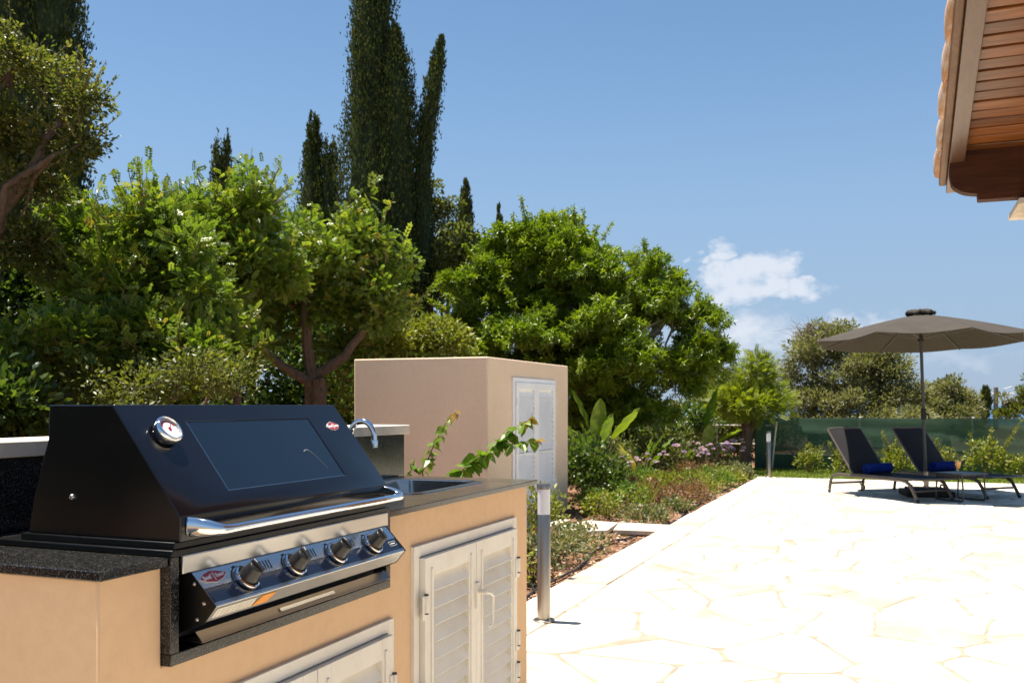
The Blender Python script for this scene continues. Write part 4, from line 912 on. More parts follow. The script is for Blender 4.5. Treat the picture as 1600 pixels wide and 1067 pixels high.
# ------------------------------------------------------------------ net fence
FYY = 18.95
fn = thing('net_fence', 'green shade-net fence behind the loungers at the terrace end', 'fence', (0, FYY, -.05))
mb = MB(); nx = 220; nz = 14; X0, X1 = -2.48, 9.0; HT = 1.02; V = []
rf_ = random.Random(2); ph = [rf_.uniform(0, 6) for _ in range(6)]
for i in range(nx+1):
    x = X0+(X1-X0)*i/nx; sagx = math.sin(math.pi*((x-X0) % 1.9)/1.9)
    for j in range(nz+1):
        f = j/nz; z = .01+(HT-.012*sagx)*f
        yy = .018*math.sin(x*2.1+ph[0]+f*1.5)*(1-f*.5)+.012*math.sin(x*5.3+ph[1]+3*f)+.010*math.sin(f*9+x*1.2)-.035*sagx*math.sin(f*math.pi)+.006*math.sin(f*26+1.3*x)
        V.append((x, yy, z))
mb.add(V, [(i*(nz+1)+j, (i+1)*(nz+1)+j, (i+1)*(nz+1)+j+1, i*(nz+1)+j+1) for i in range(nx) for j in range(nz)], True); mb.build('shade_net', M['net'], fn, recalc=False)
mb = MB(); V = []
for i in range(41):
    y = 3.0*i/40
    for j in range(9): f = j/8; V.append((X0+.02*math.sin(y*4+f*3), y, .01+HT*f))
mb.add(V, [(i*9+j, (i+1)*9+j, (i+1)*9+j+1, i*9+j+1) for i in range(40) for j in range(8)], True); mb.build('shade_net', M['net'], fn, recalc=False)
for i in range(7):
    x = X0+.02+1.9*i; mb = MB(); mb.lathe([(.024, -.15), (.024, 1.04), (.018, 1.05)], 12, Matrix.Translation((x, .065, 0))); mb.build('post', M['rail'], fn)
mb = MB()
for z in (.5, 1.0): mb.tube([(X0, .04, z), (X1, .04, z)], .003, 5)
mb.build('wire', M['rail'], fn)
mb = MB()
for i in range(int((X1-X0)/.062)):
    x = X0+.062*i; s = .022 if i % 2 else -.022; mb.tube([(x, .035, .96), (x+s, .035, 1.02), (x+s*1.5, .03, 1.047)], .0035, 4)
mb.build('chain_link_edge', M['rail'], fn, kind='stuff')
mb = MB(); mb.tube([(-1.86, -.03, .0), (-1.80, -.10, .6), (-1.76, -.14, .93)], .018, 8); tag(mb.build('leaning_stake', M['rail']), 'pale stake leaning against the left end of the net fence', 'stake').location = (-.28, FYY-.1, -.03)
mb = MB(); mb.tube([(-2.05, -.2, .9), (-1.75, -.05, .45), (-1.45, .02, .02)], .014, 8); tag(mb.build('diagonal_brace', M['pole']), 'dark diagonal brace against the left end of the net fence', 'brace').location = (-.1, FYY-.06, -.03)
# concrete footing seen through the net, pale pipe rail left of the fence
mb = MB(); mb.box(-2.5, 9, 19.25, 19.5, -.3, .26); tag(mb.build('footing_wall', M['concrete'], None, .01), 'low grey concrete footing behind the net fence', 'wall')
ra = thing('pipe_rail', 'pale two-bar pipe rail behind the plants left of the net fence', 'rail', (-3.4, 20.1, 0))
for z in (.42, .80):
    mb = MB(); mb.tube([(-1.4, 0, z), (0, .02, z-.005), (1.2, .02, z-.01)], .014, 8); mb.build('bar', M['rail'], ra)
for x in (-1.2, 0, 1.1):
    mb = MB(); mb.tube([(x, .03, -.2), (x, .03, .86)], .016, 8); mb.build('post', M['rail'], ra)
# ------------------------------------------------------------------ stepping slabs and irrigation hose
def slab(pts, z, label, th=.045):
    c = Vector((sum(p[0] for p in pts)/len(pts), sum(p[1] for p in pts)/len(pts)))
    mb = MB(); mb.prism([(p[0]-c.x, p[1]-c.y) for p in pts], 0, th, 'z'); o = mb.build('stepping_slab', M['paving'], None, .006); o.location = (c.x, c.y, z); tag(o, label, 'paving slab', 'stepping slabs to the shed')
    return o
slab([(-2.13, 9.75), (-2.13, 9.30), (-2.55, 9.12), (-2.62, 9.58)], -.05, 'stepping slab touching the terrace edge').rotation_euler = (R(1.5), R(3), 0)
slab([(-2.66, 9.70), (-2.60, 9.10), (-2.95, 8.75), (-3.15, 9.2), (-3.0, 9.75)], -.05, 'large pale stepping slab in the middle of the bed')
slab([(-3.2, 9.75), (-3.22, 9.1), (-3.6, 9.0), (-3.63, 9.8)], -.05, 'stepping slab at the shed door')
slab([(-2.55, 8.1), (-2.85, 7.95), (-3.05, 8.3), (-2.75, 8.5)], -.05, 'small pale slab half hidden by low variegated shrubs')
rh = random.Random(4); pts = []; y = 3.6
while y < 16.6:
    x = -2.32+.07*math.sin(y*1.3)+.03*math.sin(y*3.7); pts.append((x, y, soil_h(x, y)+.012+.012*abs(math.sin(y*2.1)))); y += .12
mb = MB(); mb.tube(pts, .0095, 8); o = mb.build('irrigation_hose', M['dripline']); tag(o, 'black irrigation hose running along the edge of the garden bed', 'hose')
mb = MB(); y0_ = 10.2; mb.tube([(-2.3-.12*math.sin(i*.5), 10.5+.05*i+.03*math.sin(i*1.1), soil_h(-2.35, 10.5)+.02+.015*math.sin(i*.9)) for i in range(14)], .012, 8); tag(mb.build('hose_loop', M['dripline']), 'loose loop of black hose lying beside the terrace edge', 'hose')
# ------------------------------------------------------------------ trees
def tree(name, label, cat, base, blobs, limbs, nclump, per, rc, size, tmpl, leaf, barkm, group=None, trunk_r=.1, **kw):
    t = thing(name, label, cat, (base[0], base[1], -.05), 0, group, world=True); t['_b'] = 0
    rng = random.Random(len(label)*7+int(abs(base[0])*100)); mb = MB()
    bx = Vector((base[0], base[1], -.1))
    for lm in limbs:
        pts = [Vector(p) for p in lm[0]]; r0, r1 = lm[1]; sm = []
        for i in range(len(pts)-1):
            w = wiggle(pts[i], pts[i+1], 3, .05, rng); sm += w[:-1]
        sm.append(pts[-1]); n = len(sm); mb.tube(sm, [r0+(r1-r0)*i/(n-1) for i in range(n)], 8)
    tips = [Vector(l[0][-1]) for l in limbs] or [bx]
    for b in blobs:                                   # a twig from the nearest limb into each part of the crown
        c = Vector(b[0]); s = min(tips, key=lambda q: (q-c).length)
        mb.tube(wiggle(s, c, 4, .06, rng), [trunk_r*.35, trunk_r*.28, trunk_r*.2, trunk_r*.14, trunk_r*.08], 6)
        for _ in range(5):
            e = Vector((rng.gauss(0, 1), rng.gauss(0, 1), rng.gauss(.3, .8))).normalized(); q = c+Vector((e.x*b[1][0], e.y*b[1][1], e.z*b[1][2]))*.85
            mb.tube(wiggle(c, q, 3, .08, rng), [trunk_r*.12, trunk_r*.09, trunk_r*.06, trunk_r*.03], 5)
    mb.build('trunk', M[barkm], t, recalc=False)
    ns = kw.pop('sprout', 0)
    crown('crown', blobs, nclump, per, rc, size, tmpl, M[leaf], t, **kw)
    if ns:
        pts = []
        for _ in range(ns):
            b = blobs[rng.randrange(len(blobs))]; e = Vector((rng.gauss(0, .7), rng.gauss(0, .7), abs(rng.gauss(.6, .5)))).normalized(); c = Vector(b[0]); r = Vector(b[1])
            p = c+Vector((e.x*r.x, e.y*r.y, e.z*r.z))*.85; q = p+(e+Vector((0, 0, .6))).normalized()*rng.uniform(.25, .55)*rc/.22; pts.append((p, q))
        shoots(t, pts, M[leaf], tmpl, size, max(5, int(9*(.13/size)**.5)))
    return t
def shoots(parent, pts, mat_, tm, size, n=14):         # upright leafy shoots above a crown
    P = []; A = []
    mb = MB()
    for (a, b) in pts:
        a = Vector(a); b = Vector(b); w = wiggle(a, b, 4, .04, random.Random(int(a.x*50))); mb.tube(w, [.008, .007, .006, .004, .002], 5)
        for i in range(n):
            f = .15+.85*i/(n-1); p = a.lerp(b, f); P.append(p); e = RNG.normal(size=3)*.7; e[2] += .6; A.append(e)
    o = mb.build('shoot_stem', M['stem'], parent, recalc=False, kind='stuff')
    P = np.array(P); A = np.array(A); n_ = len(P)
    scatter('shoot_leaves', tm[0], tm[1], P, frames(A, np.array([0, 0, .6])+.5*RNG.normal(size=(n_, 3))), size*(.7+.6*RNG.random(n_)), mat_, parent, .35+.5*RNG.random(n_), 'stuff')
PIN = pinnate(4, .36, .36); L4 = leaf4(); L4n = leaf4(.17, .06); L6 = leaf6(.30); WH = whorl(6, .17); SPR = spray()
# cypresses
def cypress(label, cols, n, size, group='cypresses behind the garden', name='cypress_tree'):
    b = cols[0][0][0]; t = thing(name, label, 'cypress tree', (b[0], b[1], -.05), 0, group, world=True)
    mb = MB(); P = []; A = []; tot = sum(max(.1, c[2])*(Vector(c[0][-1])-Vector(c[0][0])).length for c in cols)
    for (axis, prof, wgt) in cols:
        axis = [Vector(p) for p in axis]; rmax = max(prof)
        mb.tube(axis, [max(.02, rmax*.16*(1-i/len(axis))) for i in range(len(axis))], 8)
        m = int(n*max(.1, wgt)*(axis[-1]-axis[0]).length/tot); L = len(axis)-1
        npl = max(24, int(m/26)); fz = RNG.random(npl); ang = RNG.random(npl)*2*np.pi
        for q in range(npl):                         # one upright plume of sprays
            f = fz[q]; i = min(int(f*L), L-1); tt = f*L-i; c = axis[i].lerp(axis[i+1], tt)
            pf = f*(len(prof)-1); pi_ = min(int(pf), len(prof)-2); r = prof[pi_]+(prof[pi_+1]-prof[pi_])*(pf-pi_)
            rr_ = r*(.66+.34*RNG.random()**.7)*(1+.10*math.sin(3*ang[q]+7*f)+.06*math.sin(19*f+ang[q])); hl = .5+.7*RNG.random()
            e = np.array([math.cos(ang[q]), math.sin(ang[q]), 0]); 
            for w in range(26):
                h = RNG.random(); wr = (.02+.075*(1-h))*min(1, r/.35)+.006
                P.append(np.array(c)+e*rr_*(1+.05*h)+np.array([0, 0, hl*min(1, r/.25)*(h-.3)])+RNG.normal(size=3)*wr)
                A.append(e*.22+np.array([0, 0, 1])+RNG.normal(size=3)*.2)
    P = np.array(P); A = np.array(A); k = P[:, 2] > 0; P = P[k]; A = A[k]; nn_ = len(P)
    mb.build('trunk', M['bark_grey'], t, recalc=False)
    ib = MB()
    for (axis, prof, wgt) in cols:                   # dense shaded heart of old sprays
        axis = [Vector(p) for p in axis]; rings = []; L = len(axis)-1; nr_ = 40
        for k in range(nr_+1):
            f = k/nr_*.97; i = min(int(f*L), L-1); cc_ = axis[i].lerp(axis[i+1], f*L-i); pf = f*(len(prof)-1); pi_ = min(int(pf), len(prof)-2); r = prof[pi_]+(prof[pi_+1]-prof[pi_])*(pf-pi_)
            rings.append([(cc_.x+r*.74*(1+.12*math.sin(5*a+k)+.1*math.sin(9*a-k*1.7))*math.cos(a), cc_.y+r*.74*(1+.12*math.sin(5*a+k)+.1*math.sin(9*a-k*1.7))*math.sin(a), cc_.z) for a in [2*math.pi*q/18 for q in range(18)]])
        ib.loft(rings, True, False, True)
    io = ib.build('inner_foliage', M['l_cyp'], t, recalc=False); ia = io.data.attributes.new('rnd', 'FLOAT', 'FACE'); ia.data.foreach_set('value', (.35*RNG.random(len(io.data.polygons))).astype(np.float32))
    scatter('crown', SPR[0], SPR[1], P, frames(A, RNG.normal(size=(nn_, 3))), size*(.7+.7*RNG.random(nn_)), M['l_cyp'], t, np.clip(RNG.random(nn_)**1.6, 0, 1)); return t
def col(u0, v0, u1, v1, d, prof_px, lean=0):
    a = at(u0, v0, d); b = at(u1, v1, d); a.z = max(-.1, a.z); n = 6
    return ([tuple(a.lerp(b, i/n)) for i in range(n+1)], [p*d/1500 for p in prof_px])
def poly(pts, d, prof_px):
    a = [tuple(at(u, v, d)) for u, v in pts]; a[0] = (a[0][0], a[0][1], -.1); return (a, [p*d/1500 for p in prof_px])
c = poly([(592, 735), (591, 600), (590, 460), (588, 330), (587, 200), (584, 90), (582, -60)], 20, (44, 60, 62, 57, 46, 34, 24)); c2 = poly([(624, 735), (624, 560), (622, 400), (621, 260), (620, 150), (616, 45)], 19.7, (24, 36, 34, 30, 24, 3))
c3 = poly([(650, 735), (652, 560), (655, 420), (657, 310), (666, 210), (681, 130), (690, 62)], 19.9, (18, 28, 26, 17, 14, 13, 3)); c4 = poly([(558, 735), (556, 560), (556, 420), (562, 300)], 19.6, (26, 32, 28, 4))
cypress('very tall dark cypress clump of several stems, top cut off by the picture edge', [(c[0], c[1], 1.9), (c2[0], c2[1], 1.1), (c4[0], c4[1], .7), (c3[0], c3[1], .6)], 74000, .07)
c = col(490, 725, 490, 188, 22, (18, 38, 44, 42, 34, 16, 5)); ca = col(512, 725, 516, 225, 21.9, (14, 28, 30, 24, 6)); 
cypress('medium cypress left of the very tall clump, its lower half bushy', [(c[0], c[1], 1), (ca[0], ca[1], .6)], 22000, .075)
c = col(347, 700, 347, 231, 28, (18, 26, 28, 26, 22, 9)); cypress('short blunt cypress tip above the shrubs at left', [(c[0], c[1], 1)], 10000, .10)
c = col(727, 690, 727, 290, 32, (12, 15, 16, 14, 12, 4)); cypress('slim small cypress tip just right of the very tall cypress', [(c[0], c[1], 1)], 8000, .12)
c = col(776, 690, 781, 324, 36, (8, 10, 10, 9, 7, 2)); cypress('tiny cypress tip peeping over the broad bright green tree', [(c[0], c[1], 1)], 4000, .13)
c = col(20, 770, 10, -300, 14, (60, 96, 108, 104, 96, 80, 50)); ca = col(72, 770, 82, -140, 13.8, (34, 50, 54, 52, 48, 40, 14)); cb = col(100, 770, 104, 60, 13.7, (20, 34, 36, 26, 6))
cypress('huge dark cypress at the far left behind the leaning mastic tree', [(c[0], c[1], 1.4), (ca[0], ca[1], .8), (cb[0], cb[1], .4)], 52000, .07)
c = col(1539, 672, 1539, 612, 60, (5, 7, 7, 5, 2)); cypress('distant small cypress beyond the net fence, left of the utility pole', [(c[0], c[1], 1)], 900, .3)
# leaning mastic tree, far left
B = lambda *a: pxb(*a)
tree('mastic_tree', 'mastic tree with bare pinkish limbs leaning in from the left', 'tree', at(-130, 760, 9.2), [B(25, 110, 9, 60, 40), B(112, 168, 9, 44, 36), B(10, 205, 9, 62, 48), B(90, 235, 9, 50, 36), B(128, 225, 8.9, 22, 26), B(50, 300, 9.2, 50, 40), B(-70, 180, 9, 80, 110), B(20, 400, 9.3, 60, 60)],
     [([tuple(at(-130, 760, 9.2)), tuple(at(-60, 480, 9.1)), tuple(at(0, 330, 9)), tuple(at(60, 250, 8.9)), tuple(at(105, 170, 9))], (.11, .03)), ([tuple(at(-30, 400, 9.05)), tuple(at(10, 290, 8.8)), tuple(at(80, 245, 8.8))], (.05, .02)), ([tuple(at(-60, 480, 9.1)), tuple(at(-40, 250, 9)), tuple(at(20, 110, 9))], (.07, .02))],
     330, 60, .15, .05, L4, 'l_olive', 'bark', trunk_r=.06, hollow=.35, sprout=80, lump=8)
# carob thicket
t = tree('carob_bush', 'tall carob bush with upright leafy shoots at left', 'bush', at(215, 760, 9.6), [B(225, 365, 9.6, 55, 55), B(170, 440, 9.6, 80, 75), B(275, 440, 9.6, 80, 75), B(160, 560, 9.2, 110, 80), B(280, 560, 9.4, 100, 80), B(120, 370, 10, 50, 40)],
     [([tuple(at(215, 760, 9.6)), tuple(at(220, 560, 9.6)), tuple(at(225, 400, 9.6))], (.06, .025)), ([tuple(at(215, 760, 9.6)), tuple(at(170, 560, 9.5)), tuple(at(160, 430, 9.6))], (.05, .02))], 700, 26, .17, .085, PIN, 'l_carob', 'bark', 'carob bushes behind the barbecue', trunk_r=.05, hollow=.3, sprout=80, lump=8)
shoots(t, [(at(235, 350, 9.6), at(232, 248, 9.6)), (at(215, 350, 9.6), at(182, 285, 9.6)), (at(262, 360, 9.6), at(258, 285, 9.6)), (at(180, 370, 9.6), at(150, 318, 9.6))], M['l_carob'], PIN, .13, 12)
t = tree('carob_bush', 'carob bush with reddish young tips just left of the forked tree', 'bush', at(370, 760, 10.6), [B(395, 335, 10.6, 48, 55), B(320, 360, 10.4, 50, 50), B(340, 430, 10.5, 75, 65), B(400, 430, 10.6, 60, 60), B(330, 530, 10.2, 90, 70)],
     [([tuple(at(370, 760, 10.6)), tuple(at(360, 560, 10.6)), tuple(at(390, 360, 10.6))], (.06, .02))], 640, 26, .155, .076, PIN, 'l_carob', 'bark', 'carob bushes behind the barbecue', trunk_r=.05, hollow=.3, sprout=80, lump=8)
shoots(t, [(at(395, 320, 10.6), at(392, 256, 10.6)), (at(310, 340, 10.4), at(303, 268, 10.4)), (at(420, 340, 10.6), at(428, 290, 10.6)), (at(345, 345, 10.4), at(340, 300, 10.4))], M['l_carob'], PIN, .12, 10)
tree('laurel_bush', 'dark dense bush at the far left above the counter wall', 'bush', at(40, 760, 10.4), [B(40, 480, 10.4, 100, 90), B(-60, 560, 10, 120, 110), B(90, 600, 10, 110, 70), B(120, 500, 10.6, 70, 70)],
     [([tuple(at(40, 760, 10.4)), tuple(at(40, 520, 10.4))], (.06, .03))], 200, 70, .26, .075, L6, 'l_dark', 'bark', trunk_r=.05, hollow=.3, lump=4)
tree('mastic_bush', 'low pale-leaved bush with bare twigs behind the barbecue hood', 'bush', at(270, 800, 8.4), [B(200, 610, 8.5, 60, 45), B(280, 590, 8.3, 65, 45), B(350, 600, 8.6, 60, 45), B(230, 680, 8.3, 110, 60)],
     [([tuple(at(250, 800, 8.4)), tuple(at(262, 640, 8.4)), tuple(at(285, 585, 8.3))], (.03, .012)), ([tuple(at(250, 800, 8.4)), tuple(at(300, 650, 8.4)), tuple(at(345, 600, 8.5))], (.03, .012))], 150, 46, .16, .045, L4, 'l_olive', 'bark', trunk_r=.035, hollow=.2, lump=5)
# forked carob tree with a visible trunk
tb_ = at(488, 790, 12)
t = tree('carob_tree', 'small carob tree with a forked brown trunk behind the barbecue', 'tree', tb_, [B(410, 430, 12, 62, 50), B(470, 400, 12, 70, 48), B(540, 410, 12, 70, 50), B(600, 450, 12, 48, 55), B(385, 490, 12, 50, 36), B(450, 480, 12.2, 75, 45), B(530, 490, 12.2, 80, 45), B(610, 500, 12, 40, 36), B(575, 370, 12, 40, 40), B(420, 535, 12.3, 50, 26), B(545, 545, 12.4, 45, 24)],
     [([tuple(tb_), tuple(at(487, 640, 12)), tuple(at(488, 585, 12)), tuple(at(480, 540, 12)), tuple(at(478, 470, 12))], (.115, .05)), ([tuple(at(487, 600, 11.95)), tuple(at(455, 580, 11.9)), tuple(at(410, 548, 11.85)), tuple(at(368, 530, 11.8))], (.07, .035)), ([tuple(at(495, 585, 12)), tuple(at(540, 555, 12)), tuple(at(572, 508, 12))], (.07, .045)), ([tuple(at(500, 700, 11.95)), tuple(at(500, 605, 11.9)), tuple(at(498, 592, 11.88))], (.10, .075))],
     760, 26, .155, .068, PIN, 'l_carob', 'bark', trunk_r=.06, hollow=.35, sprout=80, lump=8)
shoots(t, [(at(580, 380, 12), at(580, 288, 12)), (at(625, 440, 12), at(632, 366, 12)), (at(560, 380, 12), at(545, 345, 12)), (at(500, 370, 12), at(492, 345, 12))], M['l_carob'], PIN, .14, 12)
tree('privet_bush', 'yellow-green bush showing over the top of the garden shed', 'bush', at(660, 740, 13), [B(640, 530, 13, 60, 34), B(700, 540, 13, 50, 30), B(610, 560, 12.8, 50, 40), B(560, 610, 12.6, 40, 60), B(660, 600, 13, 80, 60)],
     [([tuple(at(660, 740, 13)), tuple(at(655, 580, 13))], (.05, .03))], 130, 60, .22, .075, L4, 'l_yellow', 'bark', trunk_r=.05, hollow=.3, lump=4)
# understorey that closes the thicket
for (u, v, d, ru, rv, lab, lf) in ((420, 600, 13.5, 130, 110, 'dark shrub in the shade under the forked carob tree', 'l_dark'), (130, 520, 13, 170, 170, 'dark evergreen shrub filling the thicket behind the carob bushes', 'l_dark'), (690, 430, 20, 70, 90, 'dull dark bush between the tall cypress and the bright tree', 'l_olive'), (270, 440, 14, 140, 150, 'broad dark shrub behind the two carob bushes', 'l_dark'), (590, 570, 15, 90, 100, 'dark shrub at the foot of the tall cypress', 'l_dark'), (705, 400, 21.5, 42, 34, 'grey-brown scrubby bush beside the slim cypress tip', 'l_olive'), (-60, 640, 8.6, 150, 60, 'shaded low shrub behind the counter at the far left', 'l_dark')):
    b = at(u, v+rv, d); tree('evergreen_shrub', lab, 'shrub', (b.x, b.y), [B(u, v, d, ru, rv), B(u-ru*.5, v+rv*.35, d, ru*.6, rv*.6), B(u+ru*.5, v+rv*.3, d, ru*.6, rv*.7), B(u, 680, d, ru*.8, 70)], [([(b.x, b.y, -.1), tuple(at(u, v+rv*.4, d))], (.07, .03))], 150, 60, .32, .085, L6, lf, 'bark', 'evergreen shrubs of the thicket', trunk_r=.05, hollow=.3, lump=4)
tree('scrub_branch_tree', 'sparse scrub tree with loose leafy branch right of the tall cypress', 'tree', at(672, 700, 20.5), [B(690, 330, 20.5, 18, 14), B(706, 315, 20.5, 9, 8), B(676, 295, 20.5, 12, 10), B(670, 350, 20.5, 18, 20)], [([tuple(at(665, 700, 20.5)), tuple(at(668, 420, 20.5)), tuple(at(680, 335, 20.5))], (.08, .03))], 34, 50, .14, .075, L4, 'l_olive', 'bark_grey', trunk_r=.04)
# broad bright tree
hb = at(930, 742, 17.5)
tree('broadleaf_tree', 'broad bright green leafy tree right of the garden shed', 'tree', hb, [B(850, 390, 17.3, 75, 58), B(790, 430, 17.3, 75, 62), B(900, 400, 17.3, 60, 50), B(745, 490, 17, 62, 60), B(940, 450, 17, 80, 62), B(1010, 430, 17.2, 45, 48), B(1045, 490, 17.2, 55, 55), B(1085, 540, 17.2, 45, 60), B(960, 540, 16.6, 95, 60), B(850, 520, 16.6, 90, 60), B(1105, 575, 17.3, 32, 38), B(1040, 585, 17, 65, 45), B(890, 590, 16.8, 95, 40), B(780, 570, 17, 70, 50), B(960, 640, 17.4, 90, 40), B(870, 460, 17.6, 80, 60), B(990, 500, 17.6, 70, 55), B(900, 540, 17.8, 90, 60)],
     [([tuple(hb), tuple(at(930, 620, 17.5)), tuple(at(910, 520, 17.4)), tuple(at(870, 430, 17.3))], (.16, .05)), ([tuple(at(930, 640, 17.5)), tuple(at(1000, 540, 17.3)), tuple(at(1050, 490, 17.2))], (.09, .04)), ([tuple(at(930, 630, 17.5)), tuple(at(850, 560, 17.2)), tuple(at(770, 470, 17.2))], (.09, .04))],
     1900, 20, .19, .09, WH, 'l_bright', 'bark_grey', trunk_r=.09, hollow=.2, up=.9, jitter=.3, sprout=120, lump=6)
# feathery lime tree beside the fence corner
t = tree('feathery_tree', 'young lime-green feathery tree with a brown trunk by the fence corner', 'tree', at(1167, 745, 18.4), [B(1175, 600, 18.4, 32, 26), B(1145, 625, 18.3, 28, 20), B(1200, 630, 18.3, 30, 18), B(1165, 640, 18.2, 36, 20), B(1185, 575, 18.4, 16, 14)],
     [([tuple(at(1165, 745, 18.4)), tuple(at(1166, 690, 18.4)), tuple(at(1164, 650, 18.4)), tuple(at(1172, 605, 18.4))], (.13, .05)), ([tuple(at(1171, 700, 18.4)), tuple(at(1176, 640, 18.4))], (.07, .03))], 110, 22, .22, .15, pinnate(7, .16, .30), 'l_lime', 'bark', trunk_r=.07, hollow=.2)
# olive trees beyond the fence
tree('olive_tree', 'left olive tree beyond the fence with bare twigs at its top', 'tree', at(1270, 690, 29), [B(1255, 558, 29, 44, 36), B(1232, 595, 29, 28, 40), B(1290, 560, 29, 44, 50), B(1265, 625, 28.6, 58, 44), B(1305, 625, 28.8, 50, 44), B(1265, 668, 28.4, 60, 30), B(1300, 532, 29, 30, 24)], [([tuple(at(1270, 700, 29)), tuple(at(1272, 620, 29)), tuple(at(1270, 540, 29)), tuple(at(1262, 505, 29))], (.16, .04))], 560, 50, .27, .11, L4n, 'l_grey', 'bark_grey', 'olive trees beyond the fence', trunk_r=.1, hollow=.15, lump=5)
tree('olive_tree', 'middle and broadest olive tree, behind the parasol pole', 'tree', at(1370, 690, 28), [B(1360, 580, 28, 42, 36), B(1400, 590, 28, 44, 40), B(1340, 625, 27.6, 40, 32), B(1390, 630, 27.6, 50, 32), B(1430, 610, 28, 32, 40), B(1380, 558, 28.2, 40, 26), B(1330, 590, 28.2, 30, 40), B(1385, 668, 27.4, 70, 30)], [([tuple(at(1370, 700, 28)), tuple(at(1375, 620, 28)), tuple(at(1385, 575, 28))], (.16, .05))], 620, 50, .27, .11, L4n, 'l_grey', 'bark_grey', 'olive trees beyond the fence', trunk_r=.1, hollow=.15, lump=5)
tree('olive_tree', 'right olive tree beyond the fence, at right of the parasol pole', 'tree', at(1480, 690, 31), [B(1470, 620, 31, 34, 28), B(1500, 628, 31, 26, 26), B(1455, 640, 30.6, 30, 20), B(1512, 640, 31, 18, 22), B(1480, 665, 30.4, 50, 26)], [([tuple(at(1480, 700, 31)), tuple(at(1482, 640, 31))], (.14, .06))], 440, 50, .27, .12, L4n, 'l_grey', 'bark_grey', 'olive trees beyond the fence', trunk_r=.1, hollow=.3, lump=5)
tree('olive_tree', 'olive scrub showing between the bright tree and the lime-green tree', 'tree', at(1145, 690, 27), [B(1140, 605, 27, 30, 22), B(1120, 625, 27, 30, 26), B(1190, 625, 27.5, 30, 22)], [([tuple(at(1145, 700, 27)), tuple(at(1143, 630, 27))], (.12, .05))], 220, 48, .25, .12, L4n, 'l_olive', 'bark_grey', 'olive trees beyond the fence', trunk_r=.1, hollow=.3, lump=5)
tb2 = thing('bare_shrub', 'leafless twiggy top rising from the left olive tree', 'tree', at(1275, 560, 28.6), 0, None, world=True)
mb = MB(); rb = random.Random(21); root = at(1275, 575, 28.6)
for i in range(46):
    e = at(1275+rb.gauss(0, 24), 508+abs(rb.gauss(0, 18)), 28.6+rb.uniform(-.5, .5)); m_ = root.lerp(e, .5)+Vector((rb.gauss(0, .12), rb.gauss(0, .12), 0)); mb.tube([root, m_, e], [.03, .014, .004], 5)
    for _ in range(4): mb.tube([m_.lerp(e, rb.random()), e+Vector((rb.gauss(0, .25), rb.gauss(0, .25), rb.gauss(.05, .15)))], [.006, .003], 4)
mb.build('twigs', M['bark_grey'], tb2, recalc=False)
tree('pine_tree', 'pine with upswept loose branches at the right picture edge beyond the fence', 'tree', at(1630, 690, 40), [B(1590, 640, 40, 16, 9), B(1597, 615, 40, 9, 12), B(1572, 650, 40, 14, 7), B(1615, 630, 40, 20, 20), B(1625, 600, 40, 16, 26), B(1567, 626, 40, 4, 5)], [([tuple(at(1630, 700, 40)), tuple(at(1628, 640, 40)), tuple(at(1625, 580, 40))], (.2, .06)), ([tuple(at(1628, 660, 40)), tuple(at(1590, 642, 40)), tuple(at(1566, 628, 40))], (.06, .02))], 90, 50, .25, .16, L4n, 'l_olive', 'bark', trunk_r=.1, hollow=.2, bias=.5)
up_ = thing('utility_pole', 'distant wooden utility pole with crossarm beyond the fence', 'utility pole', at(1556, 660, 60)-Vector((0, 0, 1.5)))
mb = MB(); mb.tube([(0, 0, 0), (0, 0, 3.7)], [.16, .13], 8); mb.build('pole', M['bark_grey'], up_)
mb = MB(); mb.tube([(-.5, 0, 3.3), (1.0, 0, 3.3)], .05, 6); mb.tube([(.55, 0, 2.2), (.45, 0, 3.6), (.9, 0, 3.75)], .035, 6); mb.build('crossarm', M['rail'], up_)
# ------------------------------------------------------------------ bed plants
def bush(name, label, cat, xy, r, h, n, size, tm, leaf, group=None, stems=7, dens=1):
    z0 = soil_h(*xy) if xy[0] < XE else -.04; t = thing(name, label, cat, (xy[0], xy[1], z0), 0, group)
    mb = MB(); rb = random.Random(int(abs(xy[0]*311+xy[1]*97)))
    for i in range(stems):
        a = rb.uniform(0, 6.28); q = rb.uniform(.3, .9); e = Vector((math.cos(a)*r*q, math.sin(a)*r*q, h*rb.uniform(.6, .95))); mb.tube([(0, 0, -.02), tuple(e*.5+Vector((0, 0, h*.1))), tuple(e)], [.008, .006, .003], 5)
    mb.build('stems', M['stem'], t, recalc=False)
    crown('foliage', [((0, 0, h*.5), (r, r, h*.5)), ((r*.4, -r*.2, h*.35), (r*.6, r*.6, h*.35)), ((-r*.4, r*.2, h*.4), (r*.6, r*.6, h*.4))], max(14, n//16), 16, min(r, h)*.28, size, tm, M[leaf], t, hollow=.25, bias=.25, zmin=.0); return t
PB = 'low plants of the garden bed'
